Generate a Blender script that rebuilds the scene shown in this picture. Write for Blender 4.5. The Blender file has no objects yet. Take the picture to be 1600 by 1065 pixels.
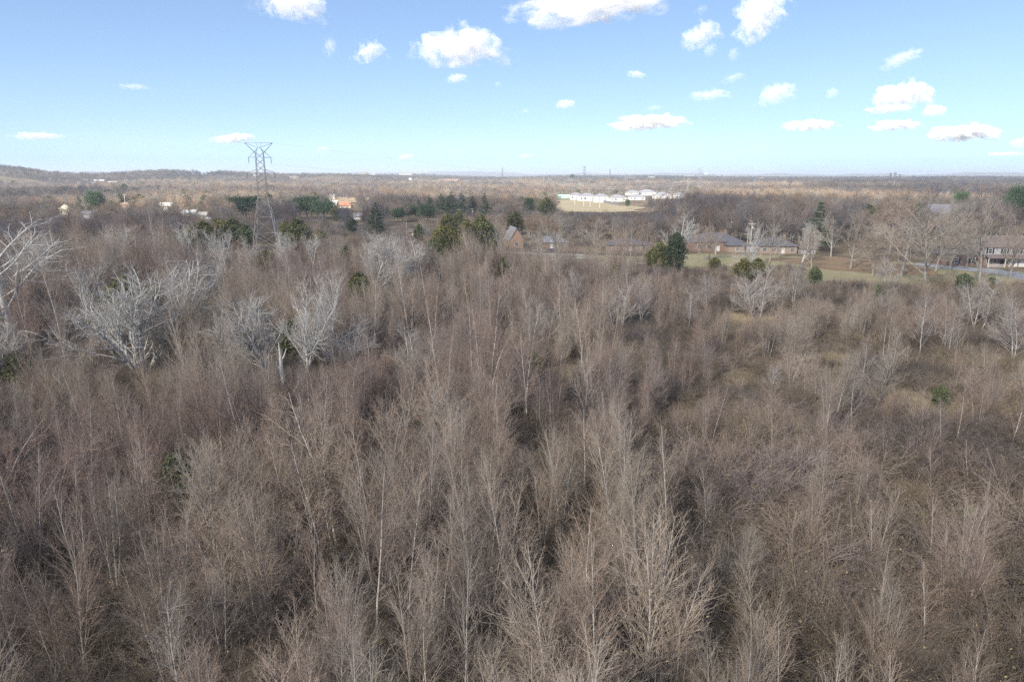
import bpy, math, random
import numpy as np
from mathutils import Vector, Matrix, noise as mnoise
random.seed(7); rng = np.random.default_rng(7)
R = math.radians
SC = bpy.context.scene
COL = SC.collection
# ------------------------------------------------------------------ camera
H = 27.0
PITCH = math.atan((532.5-273)/1067.0)
cam = bpy.data.cameras.new('camera'); cam.sensor_width = 36; cam.lens = 24.0
cam.clip_start = .5; cam.clip_end = 90000
co = bpy.data.objects.new('camera', cam); COL.objects.link(co)
co.location = (0, 0, H); co.rotation_euler = (math.pi/2-PITCH, 0, 0)
SC.camera = co
cp, sp_ = math.cos(PITCH), math.sin(PITCH)
def Dof(v, z=0.0):                       # forward distance at which a point of height z shows on photo row v
    t = (532.5-v)/1067.0
    return (H-z)*(cp+t*sp_)/(sp_-t*cp)
def Xof(u, y, z=0.0): return (u-800)/1067.0*(y*cp+(H-z)*sp_)
def at(u, v, z=0.0):
    y = Dof(v, z); return (Xof(u, y, z), y)
def zat(v, y):                           # height showing on row v at forward distance y
    t = (532.5-v)/1067.0
    return H-y*(sp_-t*cp)/(cp+t*sp_)
def pix(x, y, z):
    d = y*cp+(H-z)*sp_
    return 800+1067*x/d, 532.5-1067*(y*sp_+(z-H)*cp)/d
def px_m(y): return (y*cp+H*sp_)/1067.0
# ------------------------------------------------------------------ sky, sun, exposure
SUN_AZ, SUN_EL = R(215), R(33)
w = bpy.data.worlds.new("World"); SC.world = w; w.use_nodes = True
nt = w.node_tree; sky = nt.nodes.new('ShaderNodeTexSky'); sky.sky_type = 'NISHITA'; sky.sun_disc = False
sky.sun_elevation = SUN_EL; sky.sun_rotation = SUN_AZ
sky.air_density = 1.0; sky.dust_density = 0.6; sky.ozone_density = 1.0; sky.altitude = 200
bg = nt.nodes['Background']; bg.inputs[1].default_value = 0.105
tcw = nt.nodes.new('ShaderNodeTexCoord'); sx = nt.nodes.new('ShaderNodeSeparateXYZ'); cxw = nt.nodes.new('ShaderNodeCombineXYZ')
mz = nt.nodes.new('ShaderNodeMath'); mz.operation = 'MULTIPLY_ADD'; mz.inputs[1].default_value = .95; mz.inputs[2].default_value = .105
nt.links.new(tcw.outputs['Generated'], sx.inputs[0]); dx = nt.nodes.new('ShaderNodeMath'); dx.operation = 'MULTIPLY'; dx.inputs[1].default_value = .45; nt.links.new(sx.outputs[0], dx.inputs[0]); nt.links.new(dx.outputs[0], cxw.inputs[0]); nt.links.new(sx.outputs[1], cxw.inputs[1]); nt.links.new(sx.outputs[2], mz.inputs[0]); nt.links.new(mz.outputs[0], cxw.inputs[2])
nt.links.new(cxw.outputs[0], sky.inputs[0]); hs = nt.nodes.new('ShaderNodeHueSaturation'); hs.inputs['Saturation'].default_value = 1.02
nt.links.new(sky.outputs[0], hs.inputs['Color']); tm = nt.nodes.new('ShaderNodeMix'); tm.data_type = 'RGBA'; tm.blend_type = 'MULTIPLY'; tm.inputs[0].default_value = 1; tm.inputs[7].default_value = (.925, .935, .985, 1)
nt.links.new(hs.outputs[0], tm.inputs[6]); nt.links.new(tm.outputs[2], bg.inputs[0])
sl = bpy.data.lights.new('sun', 'SUN'); sl.energy = 5.0; sl.angle = R(.6); sl.color = (1, .93, .81)
so = bpy.data.objects.new('sun', sl); COL.objects.link(so)
sdir = Vector((math.sin(SUN_AZ)*math.cos(SUN_EL), math.cos(SUN_AZ)*math.cos(SUN_EL), math.sin(SUN_EL)))
so.rotation_euler = sdir.to_track_quat('Z', 'Y').to_euler(); so.location = sdir*300
SC.view_settings.view_transform = 'Standard'; SC.view_settings.look = 'None'
SC.view_settings.gamma = 1; SC.view_settings.exposure = 0.97
SC.render.engine = 'CYCLES'
cy = SC.cycles
cy.max_bounces = 6; cy.diffuse_bounces = 2; cy.glossy_bounces = 1; cy.transmission_bounces = 2
cy.transparent_max_bounces = 6; cy.volume_bounces = 6; cy.caustics_reflective = False; cy.caustics_refractive = False
cy.use_denoising = False
cy.use_adaptive_sampling = False
# ------------------------------------------------------------------ materials
MATS = {}
def mat(name, col, rough=.9, var=.25, scale=1.0, col2=None, objvar=0.0, bump=0.0, tint=None, spec=.2, metal=0.0):
    if name in MATS: return MATS[name]
    m = bpy.data.materials.new(name); m.use_nodes = True; n = m.node_tree; L = n.links
    b = n.nodes['Principled BSDF']; b.inputs['Roughness'].default_value = rough
    b.inputs['Specular IOR Level'].default_value = spec; b.inputs['Metallic'].default_value = metal
    tc = n.nodes.new('ShaderNodeTexCoord')
    nz = n.nodes.new('ShaderNodeTexNoise'); nz.inputs['Scale'].default_value = scale; nz.inputs['Detail'].default_value = 4
    L.new(tc.outputs['Object'], nz.inputs['Vector'])
    mr = n.nodes.new('ShaderNodeMapRange'); mr.inputs[1].default_value = .3; mr.inputs[2].default_value = .7
    L.new(nz.outputs[0], mr.inputs[0])
    mx = n.nodes.new('ShaderNodeMix'); mx.data_type = 'RGBA'
    c2 = col2 or tuple(c*(1-var) for c in col)
    c1 = col if col2 else tuple(c*(1+var) for c in col)
    mx.inputs[6].default_value = (*c1, 1); mx.inputs[7].default_value = (*c2, 1)
    L.new(mr.outputs[0], mx.inputs[0]); out = mx.outputs[2]
    if objvar:
        oi = n.nodes.new('ShaderNodeObjectInfo')
        m2 = n.nodes.new('ShaderNodeMix'); m2.data_type = 'RGBA'; m2.inputs[0].default_value = 1
        m2.blend_type = 'MULTIPLY'
        rp = n.nodes.new('ShaderNodeValToRGB'); e = rp.color_ramp.elements
        t = tint or (1, 1, 1)
        e[0].color = (1-objvar, 1-objvar, 1-objvar, 1); e[1].color = (1+objvar, 1+objvar, 1+objvar, 1)
        q = rp.color_ramp.elements.new(.33); q.color = (t[0], t[1], t[2], 1)
        q = rp.color_ramp.elements.new(.66); q.color = (2-t[0], 2-t[1], 2-t[2], 1)
        L.new(oi.outputs['Random'], rp.inputs[0]); L.new(out, m2.inputs[6]); L.new(rp.outputs[0], m2.inputs[7]); out = m2.outputs[2]
    L.new(out, b.inputs['Base Color'])
    if bump:
        bp = n.nodes.new('ShaderNodeBump'); bp.inputs['Strength'].default_value = bump
        L.new(nz.outputs[0], bp.inputs['Height']); L.new(bp.outputs[0], b.inputs['Normal'])
    MATS[name] = m; return m
M_BARK = mat('sapling bark', (.45, .41, .365), var=.3, scale=3, objvar=.3, tint=(1.05, 1, .95))
M_TWIG = mat('sapling twigs', (.35, .283, .242), var=.2, scale=1.5, objvar=.25, tint=(1.06, .99, .96))
M_PALE = mat('pale bark', (.58, .56, .52), var=.2, scale=2.5, objvar=.12)
M_PTWIG = mat('pale twigs', (.52, .475, .43), var=.2, scale=1, objvar=.15)
M_SPALE = mat('pale sapling bark', (.52, .49, .45), var=.2, scale=2.5, objvar=.15)
M_SPTWIG = mat('pale sapling twigs', (.43, .385, .345), var=.2, scale=1, objvar=.2)
M_OAK = mat('grey bark', (.30, .27, .235), var=.3, scale=2, objvar=.2)
M_OTWIG = mat('grey brown twigs', (.38, .315, .26), var=.2, scale=.6, objvar=.25, tint=(1.1, 1, .95))
M_BUSH = mat('brush stems', (.25, .208, .178), var=.35, scale=1.2, objvar=.3, tint=(1.05, 1.03, .85))
M_VINE = mat('brush leaves', (.16, .15, .085), var=.35, scale=2, objvar=.3)
M_DLEAF = mat('dry leaves', (.30, .20, .12), col2=(.32, .26, .13), scale=8)
M_CEDAR = mat('cedar foliage', (.135, .14, .055), var=.45, scale=.7, objvar=.3, tint=(1.25, 1.08, .8))
M_PINE = mat('pine foliage', (.075, .115, .055), var=.4, scale=.5, objvar=.25, tint=(1.05, 1, .95))
M_BROWN = mat('conifer bark', (.16, .12, .09))
M_FAR = mat('woodland twigs', (.29, .245, .21), var=.25, scale=.15, objvar=.4, tint=(1.15, 1.0, .85))
def patchy(m, c1, c2, s):      # stands of different species
    n = m.node_tree; L = n.links; b = n.nodes['Principled BSDF']; src = b.inputs['Base Color'].links[0].from_socket
    g = n.nodes.new('ShaderNodeNewGeometry'); q = n.nodes.new('ShaderNodeTexNoise'); q.inputs['Scale'].default_value = s; q.inputs['Detail'].default_value = 3; L.new(g.outputs['Position'], q.inputs['Vector'])
    r = n.nodes.new('ShaderNodeValToRGB'); L.new(q.outputs[0], r.inputs[0]); e = r.color_ramp.elements; e[0].position = .42; e[1].position = .58; e[0].color = (*c1, 1); e[1].color = (*c2, 1)
    x = n.nodes.new('ShaderNodeMix'); x.data_type = 'RGBA'; x.blend_type = 'MULTIPLY'; x.inputs[0].default_value = 1; L.new(src, x.inputs[6]); L.new(r.outputs[0], x.inputs[7]); L.new(x.outputs[2], b.inputs['Base Color'])
patchy(M_FAR, (.62, .6, .66), (1.2, 1.13, 1.0), .006)
patchy(M_TWIG, (.85, .8, .8), (1.1, 1.1, 1.02), .03)
patchy(M_BUSH, (.62, .62, .62), (1.2, 1.15, 1.05), .06)
M_FARG = mat('far evergreen', (.12, .13, .06), var=.4, scale=.3, objvar=.3, tint=(1.2, 1.1, .9))
# ------------------------------------------------------------------ mesh helpers
def tag(o, label=None, cat=None, group=None, kind=None):
    if label: o['label'] = label
    if cat: o['category'] = cat
    if group: o['group'] = group
    if kind: o['kind'] = kind
    return o
def mesh_arrays(name, V, F, mats, mi=None, smooth=False):
    """V (n,3); F list of (m,k) int arrays"""
    me = bpy.data.meshes.new(name)
    V = np.asarray(V, dtype=np.float32)
    me.vertices.add(len(V)); me.vertices.foreach_set('co', V.ravel())
    nl = sum(f.size for f in F); npoly = sum(len(f) for f in F)
    me.loops.add(nl); me.loops.foreach_set('vertex_index', np.concatenate([f.ravel() for f in F]).astype(np.int32))
    me.polygons.add(npoly)
    tot = np.concatenate([np.full(len(f), f.shape[1], dtype=np.int32) for f in F])
    st = np.zeros(npoly, dtype=np.int32); st[1:] = np.cumsum(tot)[:-1]
    me.polygons.foreach_set('loop_start', st); me.polygons.foreach_set('loop_total', tot)
    for m in mats: me.materials.append(m)
    if mi is not None: me.polygons.foreach_set('material_index', np.asarray(mi, dtype=np.int32))
    me.update(calc_edges=True)
    if smooth: me.polygons.foreach_set('use_smooth', np.ones(npoly, dtype=bool))
    return me
def add_obj(name, me, parent=None, loc=None):
    o = bpy.data.objects.new(name, me); COL.objects.link(o)
    if parent: o.parent = parent
    if loc is not None: o.location = loc
    return o
def empty(name, loc=(0, 0, 0), rz=0, sc=1):
    o = bpy.data.objects.new(name, None); COL.objects.link(o); o.location = loc; o.rotation_euler = (0, 0, rz)
    o.scale = (sc, sc, sc) if not hasattr(sc, '__len__') else sc; o.empty_display_size = .5
    return o
class Tubes:
    def __init__(s): s.b = {}
    def add(s, P, r, sides):
        s.b.setdefault((len(P), sides), []).append((P, r))
    def arrays(s):
        Vs, Fs, off = [], [], 0
        for (n, k), items in s.b.items():
            P = np.array([i[0] for i in items], dtype=np.float64); r = np.array([i[1] for i in items], dtype=np.float64)
            B = len(P)
            T = np.empty_like(P); T[:, 1:-1] = P[:, 2:]-P[:, :-2]; T[:, 0] = P[:, 1]-P[:, 0]; T[:, -1] = P[:, -1]-P[:, -2]
            T /= np.linalg.norm(T, axis=2, keepdims=True)+1e-9
            ref = np.tile(np.array([.31, .87, .12]), (B, n, 1))
            a = np.cross(T, ref); a /= np.linalg.norm(a, axis=2, keepdims=True)+1e-9
            b = np.cross(T, a)
            ang = np.arange(k)*2*np.pi/k
            V = P[:, :, None, :]+r[:, :, None, None]*(np.cos(ang)[None, None, :, None]*a[:, :, None, :]+np.sin(ang)[None, None, :, None]*b[:, :, None, :])
            Vs.append(V.reshape(-1, 3))
            base = (np.arange(B)*n*k)[:, None, None]+(np.arange(n-1)*k)[None, :, None]
            j = np.arange(k)[None, None, :]; j2 = (j+1) % k
            q = np.stack([base+j, base+j2, base+k+j2, base+k+j], axis=-1).reshape(-1, 4)+off
            Fs.append(q); off += B*n*k
        return (np.concatenate(Vs), Fs) if Vs else (np.zeros((0, 3)), [])
    def mesh(s, name, m):
        V, F = s.arrays(); return mesh_arrays(name, V, F, [m])
def unit(v): return v/(np.linalg.norm(v)+1e-9)
def turn(d, ang, rs):
    a = unit(np.cross(d, unit(rs.normal(size=3)))); return unit(d*math.cos(ang)+a*math.sin(ang))
def grow(spec, rs, tr, cr, p, d, L, r, lvl, tips):
    n = spec['n'][lvl]; wig = spec['wig'][lvl]; lift = spec['lift'][lvl]
    P = np.empty((n+1, 3)); P[0] = p; D = []
    cd = d.copy()
    for i in range(n):
        cd = unit(cd+rs.normal(size=3)*wig+np.array([0, 0, lift])); P[i+1] = P[i]+cd*(L/n); D.append(cd)
    tt = np.linspace(0, 1, n+1); rr = r*(1-tt*(1-spec['tip'][lvl]))
    (tr if lvl <= spec['trunk'] else cr).add(P, rr, spec['sides'][lvl])
    if lvl == len(spec['n'])-1: tips.append(P[-1]); return
    k = spec['kids'][lvl]; k = max(1, int(round(k*rs.uniform(.8, 1.2)*min(1, L/spec['Lref'][lvl])**.7)))
    t0, t1 = spec['t'][lvl]
    for j in range(k):
        t = t0+(t1-t0)*((j+rs.uniform(.2, .8))/k); i = min(n-1, int(t*n)); f = t*n-i
        q = P[i]*(1-f)+P[i+1]*f; rad = r*(1-t*(1-spec['tip'][lvl]))
        a = R(rs.uniform(*spec['ang'][lvl])); nd = turn(D[i], a, rs)
        if nd[2] < spec['minz'][lvl]: nd[2] = spec['minz'][lvl]+abs(nd[2])*.3; nd = unit(nd)
        sh = spec['shape'](t) if lvl == 0 else (1-.5*t)
        grow(spec, rs, tr, cr, q, nd, L*spec['ratio'][lvl]*sh*rs.uniform(.75, 1.25),
             min(rad*.8, max(spec['minr'][lvl+1], rad*spec['rr'][lvl])), lvl+1, tips)
def leaves(P, size, rs, jit=.15):
    n = len(P); P = P+rs.normal(size=P.shape)*jit
    a = rs.normal(size=(n, 3)); a /= np.linalg.norm(a, axis=1, keepdims=True); b = np.cross(a, rs.normal(size=(n, 3))); b /= np.linalg.norm(b, axis=1, keepdims=True)
    s = size*rs.uniform(.6, 1.4, size=(n, 1))
    V = np.stack([P-a*s-b*s*.5, P+a*s-b*s*.4, P+a*s*.6+b*s*.6, P-a*s*.7+b*s*.5], axis=1).reshape(-1, 3)
    return V, np.arange(4*n).reshape(-1, 4)
SAP = dict(n=[9, 4, 3, 2], wig=[.03, .08, .12, .15], lift=[.03, .10, .07, .03], tip=[.1, .35, .4, .5], trunk=0, sides=[6, 4, 3, 3],
           kids=[28, 8, 3], Lref=[8, 2.2, 1.0], t=[(.18, .99), (.15, .97), (.2, .95)], ang=[(20, 44), (22, 45), (25, 50)],
           minz=[.25, -.1, -.2], ratio=[.38, .5, .5], rr=[.42, .6, .6], minr=[0, .018, .013, .0105],
           shape=lambda t: 1.15-.85*t)
OAK = dict(n=[7, 6, 5, 3, 2], wig=[.04, .12, .15, .18, .2], lift=[.02, .07, .05, .03, .02], tip=[.45, .3, .35, .4, .5], trunk=1, sides=[8, 6, 4, 3, 3],
           kids=[14, 11, 9, 6], Lref=[9, 7, 3.5, 1.6], t=[(.2, 1.0), (.25, .98), (.2, .97), (.2, .95)], ang=[(25, 62), (28, 60), (28, 55), (25, 55)],
           minz=[.15, -.15, -.25, -.3], ratio=[.85, .52, .48, .5], rr=[.5, .5, .55, .6], minr=[0, .05, .034, .025, .019],
           shape=lambda t: 1.1-.5*t)
SYC = dict(OAK); SYC.update(trunk=2, wig=[.06, .14, .2, .25, .25], lift=[.0, .09, .06, .04, .02], minz=[.3, .02, -.15, -.3], kids=[13, 10, 8, 8], ang=[(20, 56), (28, 58), (30, 62), (25, 60)],
           minr=[0, .065, .036, .021, .014], ratio=[.9, .52, .5, .5], t=[(.12, 1.0), (.25, .98), (.2, .97), (.2, .95)])
WOOD = dict(n=[6, 5, 3, 2], wig=[.03, .1, .14, .18], lift=[.02, .07, .05, .03], tip=[.3, .3, .35, .5], trunk=0, sides=[5, 3, 3, 3],
            kids=[20, 12, 8], Lref=[9, 5, 2.5], t=[(.3, 1.0), (.15, .98), (.15, .97)], ang=[(22, 60), (25, 55), (25, 60)],
            minz=[.1, -.1, -.25], ratio=[.62, .5, .5], rr=[.45, .5, .6], minr=[0, .045, .032, .024], shape=lambda t: 1.15-.6*t)
VARS = {}
def make_tree(key, spec, seed, stems, Ht, r0, mt, mc, leaf=0, leafm=None, lean=.12, leafsize=.038):
    rs = np.random.default_rng(seed); tr, cr, tips = Tubes(), Tubes(), []
    for i in range(stems):
        az = rs.uniform(0, 2*math.pi) if stems > 1 else 0; off = 0 if stems == 1 else rs.uniform(.1, .45+.05*stems)
        ln = rs.uniform(.2, 1)*lean if stems > 1 else lean*.3
        p = np.array([math.cos(az)*off, math.sin(az)*off, -.2])
        d = unit(np.array([math.cos(az)*ln, math.sin(az)*ln, 1]))
        h = Ht*(rs.uniform(.72, 1) if i else 1)
        grow(spec, rs, tr, cr, p, d, h, r0*h/Ht, 0, tips)
    mt_ = tr.mesh(key+' wood', mt); V, F = cr.arrays(); mats = [mc]; mi = None
    if leaf and tips:
        T = np.array(tips); T = T[rs.choice(len(T), min(leaf, len(T)), replace=False)]
        lv, lf = leaves(T, leafsize, rs); nq = sum(len(f) for f in F); F = F+[lf+len(V)]; V = np.concatenate([V, lv])
        mats.append(leafm); mi = np.concatenate([np.zeros(nq, int), np.ones(len(lf), int)])
    VARS[key] = (mt_, mesh_arrays(key+' crown', V, F, mats, mi)); return key
ALLTREES = []
def place(key, name, x, y, sc, label, cat='tree', group=None, z=0, rz=None, sxy=None, trunkname='trunk', crownname='crown'):
    me = VARS[key]; rz = random.uniform(0, 6.28) if rz is None else rz
    e = empty(name, (x, y, z), rz, (sc*(sxy or 1), sc*(sxy or 1), sc)); tag(e, label, cat, group)
    a = add_obj(trunkname, me[0], e); b = add_obj(crownname, me[1], e)
    return e, a, b
# foliage conifers
def make_conifer(key, seed, kind, Ht, W, n, size, mf):
    rs = np.random.default_rng(seed); tr = Tubes(); pts = []; dirs = []
    tr.add(np.array([[0, 0, -.3], [.05, 0, Ht*.5], [0, .05, Ht*.93]]), np.array([Ht*.018, Ht*.013, .03]), 6)
    nb = {'cedar': 190, 'pine': 120, 'dome': 150}[kind]
    for i in range(nb):
        t = rs.uniform(0, 1)
        if kind == 'cedar': z0 = Ht*(.05+.9*t); rad = W*.5*(math.sin(math.pi*min(1, (t*.85+.17)))**.7)*rs.uniform(.7, 1.15); rise = .5
        elif kind == 'pine':
            t = (int(t*13)+rs.uniform(0, .35))/13; z0 = Ht*(.12+.85*t); rad = W*.5*(1.02-t)**.8*rs.uniform(.6, 1.15); rise = .12-.1*t
        else: z0 = Ht*(.3+.45*t); rad = W*.5*rs.uniform(.55, 1.05)*math.sqrt(max(.05, 1-(t*.8)**2)); rise = .35
        az = rs.uniform(0, 2*math.pi); d = np.array([math.cos(az), math.sin(az), 0])
        P = np.array([[0, 0, z0], *(d*rad*.5+[0, 0, z0+rad*rise*.4],), *(d*rad+[0, 0, z0+rad*rise],)])
        tr.add(P, np.array([.05, .035, .015]), 3)
        m = int(n/nb); s = rs.uniform(.25, 1, size=m)**.6
        c = np.outer(s, d*rad)+np.array([0, 0, z0])+np.outer(s, [0, 0, rad*rise])
        sig = {'cedar': .3, 'pine': .13, 'dome': .33}[kind]*np.array([1, 1, .6 if kind == 'pine' else 1])*max(.5, rad*.5)
        pts.append(c+rs.normal(size=(m, 3))*sig)
    P = np.concatenate(pts); V, F = leaves(P, size, rs, 0)
    VARS[key] = (tr.mesh(key+' wood', M_BROWN), mesh_arrays(key+' foliage', V, [F], [mf]))
    return key
# ------------------------------------------------------------------ tree variants
saps = [make_tree('sap%d' % i, SAP, 100+i, st, h, r, M_BARK, M_TWIG, lf, M_DLEAF, ln)
        for i, (st, h, r, lf, ln) in enumerate([(3, 11, .075, 60, .1), (5, 10.5, .065, 30, .16), (2, 12, .08, 0, .07), (6, 9.5, .055, 90, .28),
                                               (1, 11.5, .085, 20, .1), (4, 12, .07, 0, .14), (3, 9, .06, 50, .3), (7, 10, .05, 0, .2)])]
PSAP = dict(SAP); PSAP.update(kids=[26, 10, 5], ang=[(30, 65), (25, 50), (25, 50)], ratio=[.45, .5, .5], wig=[.06, .1, .14, .16], minr=[0, .024, .015, .011])
psaps = [make_tree('psap%d' % i, PSAP, 200+i, st, h, .085, M_SPALE, M_SPTWIG, 0, None, ln) for i, (st, h, ln) in enumerate([(1, 9.5, .2), (2, 9, .3), (3, 8, .4)])]
saps += [make_tree('sap8', PSAP, 220, 2, 9, .08, M_BARK, M_TWIG, 40, M_DLEAF, .3), make_tree('sap9', PSAP, 221, 1, 10, .09, M_OAK, M_OTWIG, 0, None, .2),
         make_tree('sap10', dict(SAP, kids=[16, 7, 3], t=[(.45, .98), (.15, .97), (.2, .95)]), 222, 6, 12, .06, M_BARK, M_TWIG, 0, None, .08)]
BUSH = dict(n=[6, 4, 2], wig=[.12, .2, .25], lift=[-.13, -.08, 0], tip=[.3, .4, .5], trunk=0, sides=[4, 3, 3], kids=[13, 5], Lref=[3, 1.2],
            t=[(.15, .98), (.1, .95)], ang=[(25, 60), (25, 60)], minz=[-.3, -.5], ratio=[.42, .5], rr=[.55, .6], minr=[0, .011, .009], shape=lambda t: 1.1-.5*t)
bushes = [make_tree('bush%d' % i, BUSH, 300+i, st, h, .028, M_BUSH, M_BUSH, lf, lm, ln, .035)
          for i, (st, h, lf, lm, ln) in enumerate([(26, 3.6, 300, M_VINE, 1.1), (22, 3.0, 0, None, 1.3), (30, 4.2, 60, M_DLEAF, .8), (20, 2.6, 700, M_VINE, 1.5), (28, 3.4, 90, M_DLEAF, 1.0)])]
oaks = [make_tree('oak%d' % i, OAK, 400+i, 1, h, r, M_OAK, M_OTWIG, 0) for i, (h, r) in enumerate([(11, .32), (12, .3), (10, .34), (12.5, .28), (11, .3)])]
sycs = [make_tree('syc%d' % i, SYC, 500+i, st, h, r, M_PALE, M_PTWIG, 0, None, .55) for i, (st, h, r) in enumerate([(4, 9.5, .26), (2, 10, .28), (3, 9.5, .24), (1, 12, .3)])]
woods = [make_tree('wood%d' % i, WOOD, 600+i, 1, 11, .2, M_OAK, M_FAR, 0) for i in range(6)]
cedars = [make_conifer('cedar%d' % i, 700+i, 'cedar', 8, 4.4, 5200, .16, M_CEDAR) for i in range(3)]
pines = [make_conifer('pine%d' % i, 720+i, 'pine', 15, 8.5, 5200, .22, M_PINE) for i in range(2)]
broads = [make_conifer('broad0', 750, 'cedar', 8, 5.2, 6500, .17, mat('dark broad leaves', (.06, .08, .04), var=.45, scale=.6))]
domes = [make_conifer('dome%d' % i, 740+i, 'dome', 14, 15, 8000, .26, M_PINE) for i in range(2)]
def vh(key):
    me = VARS[key][1]; a = np.empty(len(me.vertices)*3, dtype=np.float32); me.vertices.foreach_get('co', a); return float(np.percentile(a.reshape(-1, 3)[:, 2], 99.7))
VH = {k: vh(k) for k in VARS}
# ------------------------------------------------------------------ terrain
def bump1(a, c, w): return np.exp(-((a-c)/w)**2)
def ground_z(x, y):
    x = np.asarray(x, float); y = np.asarray(y, float)
    r = np.hypot(x, y); u = 800+1067*x/np.maximum(y, 1)*.975; front = np.clip((y/np.maximum(r, 1)-.3)*4, 0, 1)
    u = np.clip(u, -600, 2200)
    z = np.zeros_like(r)
    far = np.clip((r-500)/500, 0, 1)
    z += far*(2.5*np.sin(x/170+1)*np.sin(y/230)+1.5*np.sin(x/90+y/140))
    # wooded ridge on the left about 1.9 km away and its lower shoulder to the middle
    prof = 38*bump1(u, 30, 100)+27*bump1(u, 320, 150)+14*bump1(u, 560, 90)+14*bump1(u, -260, 220)
    z += front*prof*np.exp(-((r-2100)/420)**2)
    # middle ridges 3-4 km
    prof2 = 27*bump1(u, 640, 120)+10*bump1(u, 860, 80)+20*bump1(u, 1000, 130)+9*bump1(u, 1250, 160)+12*bump1(u, 1500, 200)+20*bump1(u, 300, 200)
    z += front*prof2*np.exp(-((r-3600)/700)**2)
    # far blue hills 9-11 km
    prof3 = 44+24*bump1(u, 160, 110)+34*bump1(u, 690, 40)+30*bump1(u, 760, 55)+26*bump1(u, 540, 90)+12*bump1(u, 1000, 130)+22*bump1(u, 1530, 70)+8*np.sin(u/23)+5*np.sin(u/9+1)
    z += prof3*np.exp(-((r-10500)/1500)**2)*np.clip((r-6000)/2000, 0, 1)
    z -= 8*np.clip((r-2500)/1000, 0, 1)
    return np.minimum(z, 88)
def gz(x, y): return float(ground_z(np.array([x]), np.array([y]))[0])
na = 720
rr_ = np.concatenate([np.linspace(0.5, 500, 50), np.geomspace(512, 16000, 150)])
A, RR = np.meshgrid(np.arange(na)*2*np.pi/na, rr_)
X = RR*np.sin(A); Y = RR*np.cos(A); Z = ground_z(X, Y)
V = np.stack([X, Y, Z], -1).reshape(-1, 3); i, j = np.meshgrid(np.arange(len(rr_)-1), np.arange(na), indexing='ij'); j2 = (j+1) % na
F = np.stack([i*na+j, i*na+j2, (i+1)*na+j2, (i+1)*na+j], -1).reshape(-1, 4)
F = F[:, ::-1]
def ground_mat():
    m = bpy.data.materials.new('leaf litter and dry grass'); m.use_nodes = True; n = m.node_tree; L = n.links
    b = n.nodes['Principled BSDF']; b.inputs['Roughness'].default_value = 1; b.inputs['Specular IOR Level'].default_value = .05
    g = n.nodes.new('ShaderNodeNewGeometry'); 
    def noise(s, d=4):
        q = n.nodes.new('ShaderNodeTexNoise'); q.inputs['Scale'].default_value = s; q.inputs['Detail'].default_value = d
        L.new(g.outputs['Position'], q.inputs['Vector']); return q.outputs[0]
    def ramp(x, st):
        q = n.nodes.new('ShaderNodeValToRGB'); L.new(x, q.inputs[0]); e = q.color_ramp.elements
        e[0].position, e[0].color = st[0][0], (*st[0][1], 1); e[1].position, e[1].color = st[-1][0], (*st[-1][1], 1)
        for p, c in st[1:-1]: k = e.new(p); k.color = (*c, 1)
        return q.outputs[0]
    big = ramp(noise(.045, 5), [(.38, (.10, .08, .06)), (.5, (.15, .12, .085)), (.60, (.24, .19, .13)), (.70, (.16, .145, .095))])
    fine = ramp(noise(1.8, 5), [(.3, (.6, .6, .6)), (.7, (1.35, 1.3, 1.25))])
    x = n.nodes.new('ShaderNodeMix'); x.data_type = 'RGBA'; x.blend_type = 'MULTIPLY'; x.inputs[0].default_value = 1
    L.new(big, x.inputs[6]); L.new(fine, x.inputs[7]); L.new(x.outputs[2], b.inputs['Base Color']); return m
g = add_obj('ground', mesh_arrays('ground', V, [F], [ground_mat()], smooth=True)); tag(g, kind='structure')
# ------------------------------------------------------------------ sheets: lawns, road, fields
def sheet(name, pts, z, m, label=None, follow=False):
    c = [(x, y, (gz(x, y) if follow else 0)+z) for x, y in pts]
    me = bpy.data.meshes.new(name); me.from_pydata(c, [], [list(range(len(c)))]); me.materials.append(m); me.update()
    if me.polygons[0].normal.z < 0: me.flip_normals()
    o = add_obj(name, me); tag(o, label, kind='structure'); return o
def wob(poly, n=6, amp=1.0):
    out = []
    for k in range(len(poly)):
        a, b = poly[k], poly[(k+1) % len(poly)]
        for q in range(n):
            t = q/n; out.append((a[0]+(b[0]-a[0])*t+random.uniform(-amp, amp)*(q > 0), a[1]+(b[1]-a[1])*t+random.uniform(-amp, amp)*(q > 0)))
    return out
def field(name, uv, m, z=.03, follow=False, amp=1.5): return sheet(name, wob([at(u, v) for u, v in uv], 6, amp), z, m, follow=follow)
M_LAWN = mat('winter lawn', (.25, .24, .12), col2=(.34, .28, .18), scale=.12, bump=.3)
M_LEAFY = mat('leaf covered lawn', (.22, .14, .085), col2=(.27, .2, .12), scale=.2)
M_FIELD = mat('dry field grass', (.33, .28, .185), col2=(.26, .22, .14), scale=.03)
M_ROAD = mat('asphalt', (.30, .30, .31), var=.08, scale=.3)
M_CONC = mat('pale concrete', (.42, .41, .39), var=.1, scale=.5)
field('lawn', [(1040, 424), (1060, 396), (1200, 399), (1300, 403), (1440, 412), (1600, 425), (1760, 440), (1760, 462), (1480, 452), (1330, 444), (1180, 430)], M_LAWN)
field('lawn', [(800, 410), (790, 398), (930, 399), (1050, 402), (1040, 414), (930, 412)], M_LAWN, .035)
field('leaf_covered_ground', [(1195, 405), (1290, 400), (1440, 414), (1480, 432), (1400, 430), (1300, 422)], M_LEAFY, .06)
field('driveway', [(1432, 411), (1500, 416), (1560, 421), (1640, 434), (1760, 452), (1760, 462), (1620, 442), (1555, 428), (1490, 421.5), (1430, 415)], M_ROAD, .09, amp=.1)
field('driveway', [(788, 393), (860, 395.5), (920, 398), (920, 400), (855, 398.5), (788, 396)], M_CONC, .09, amp=.1)
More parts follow.
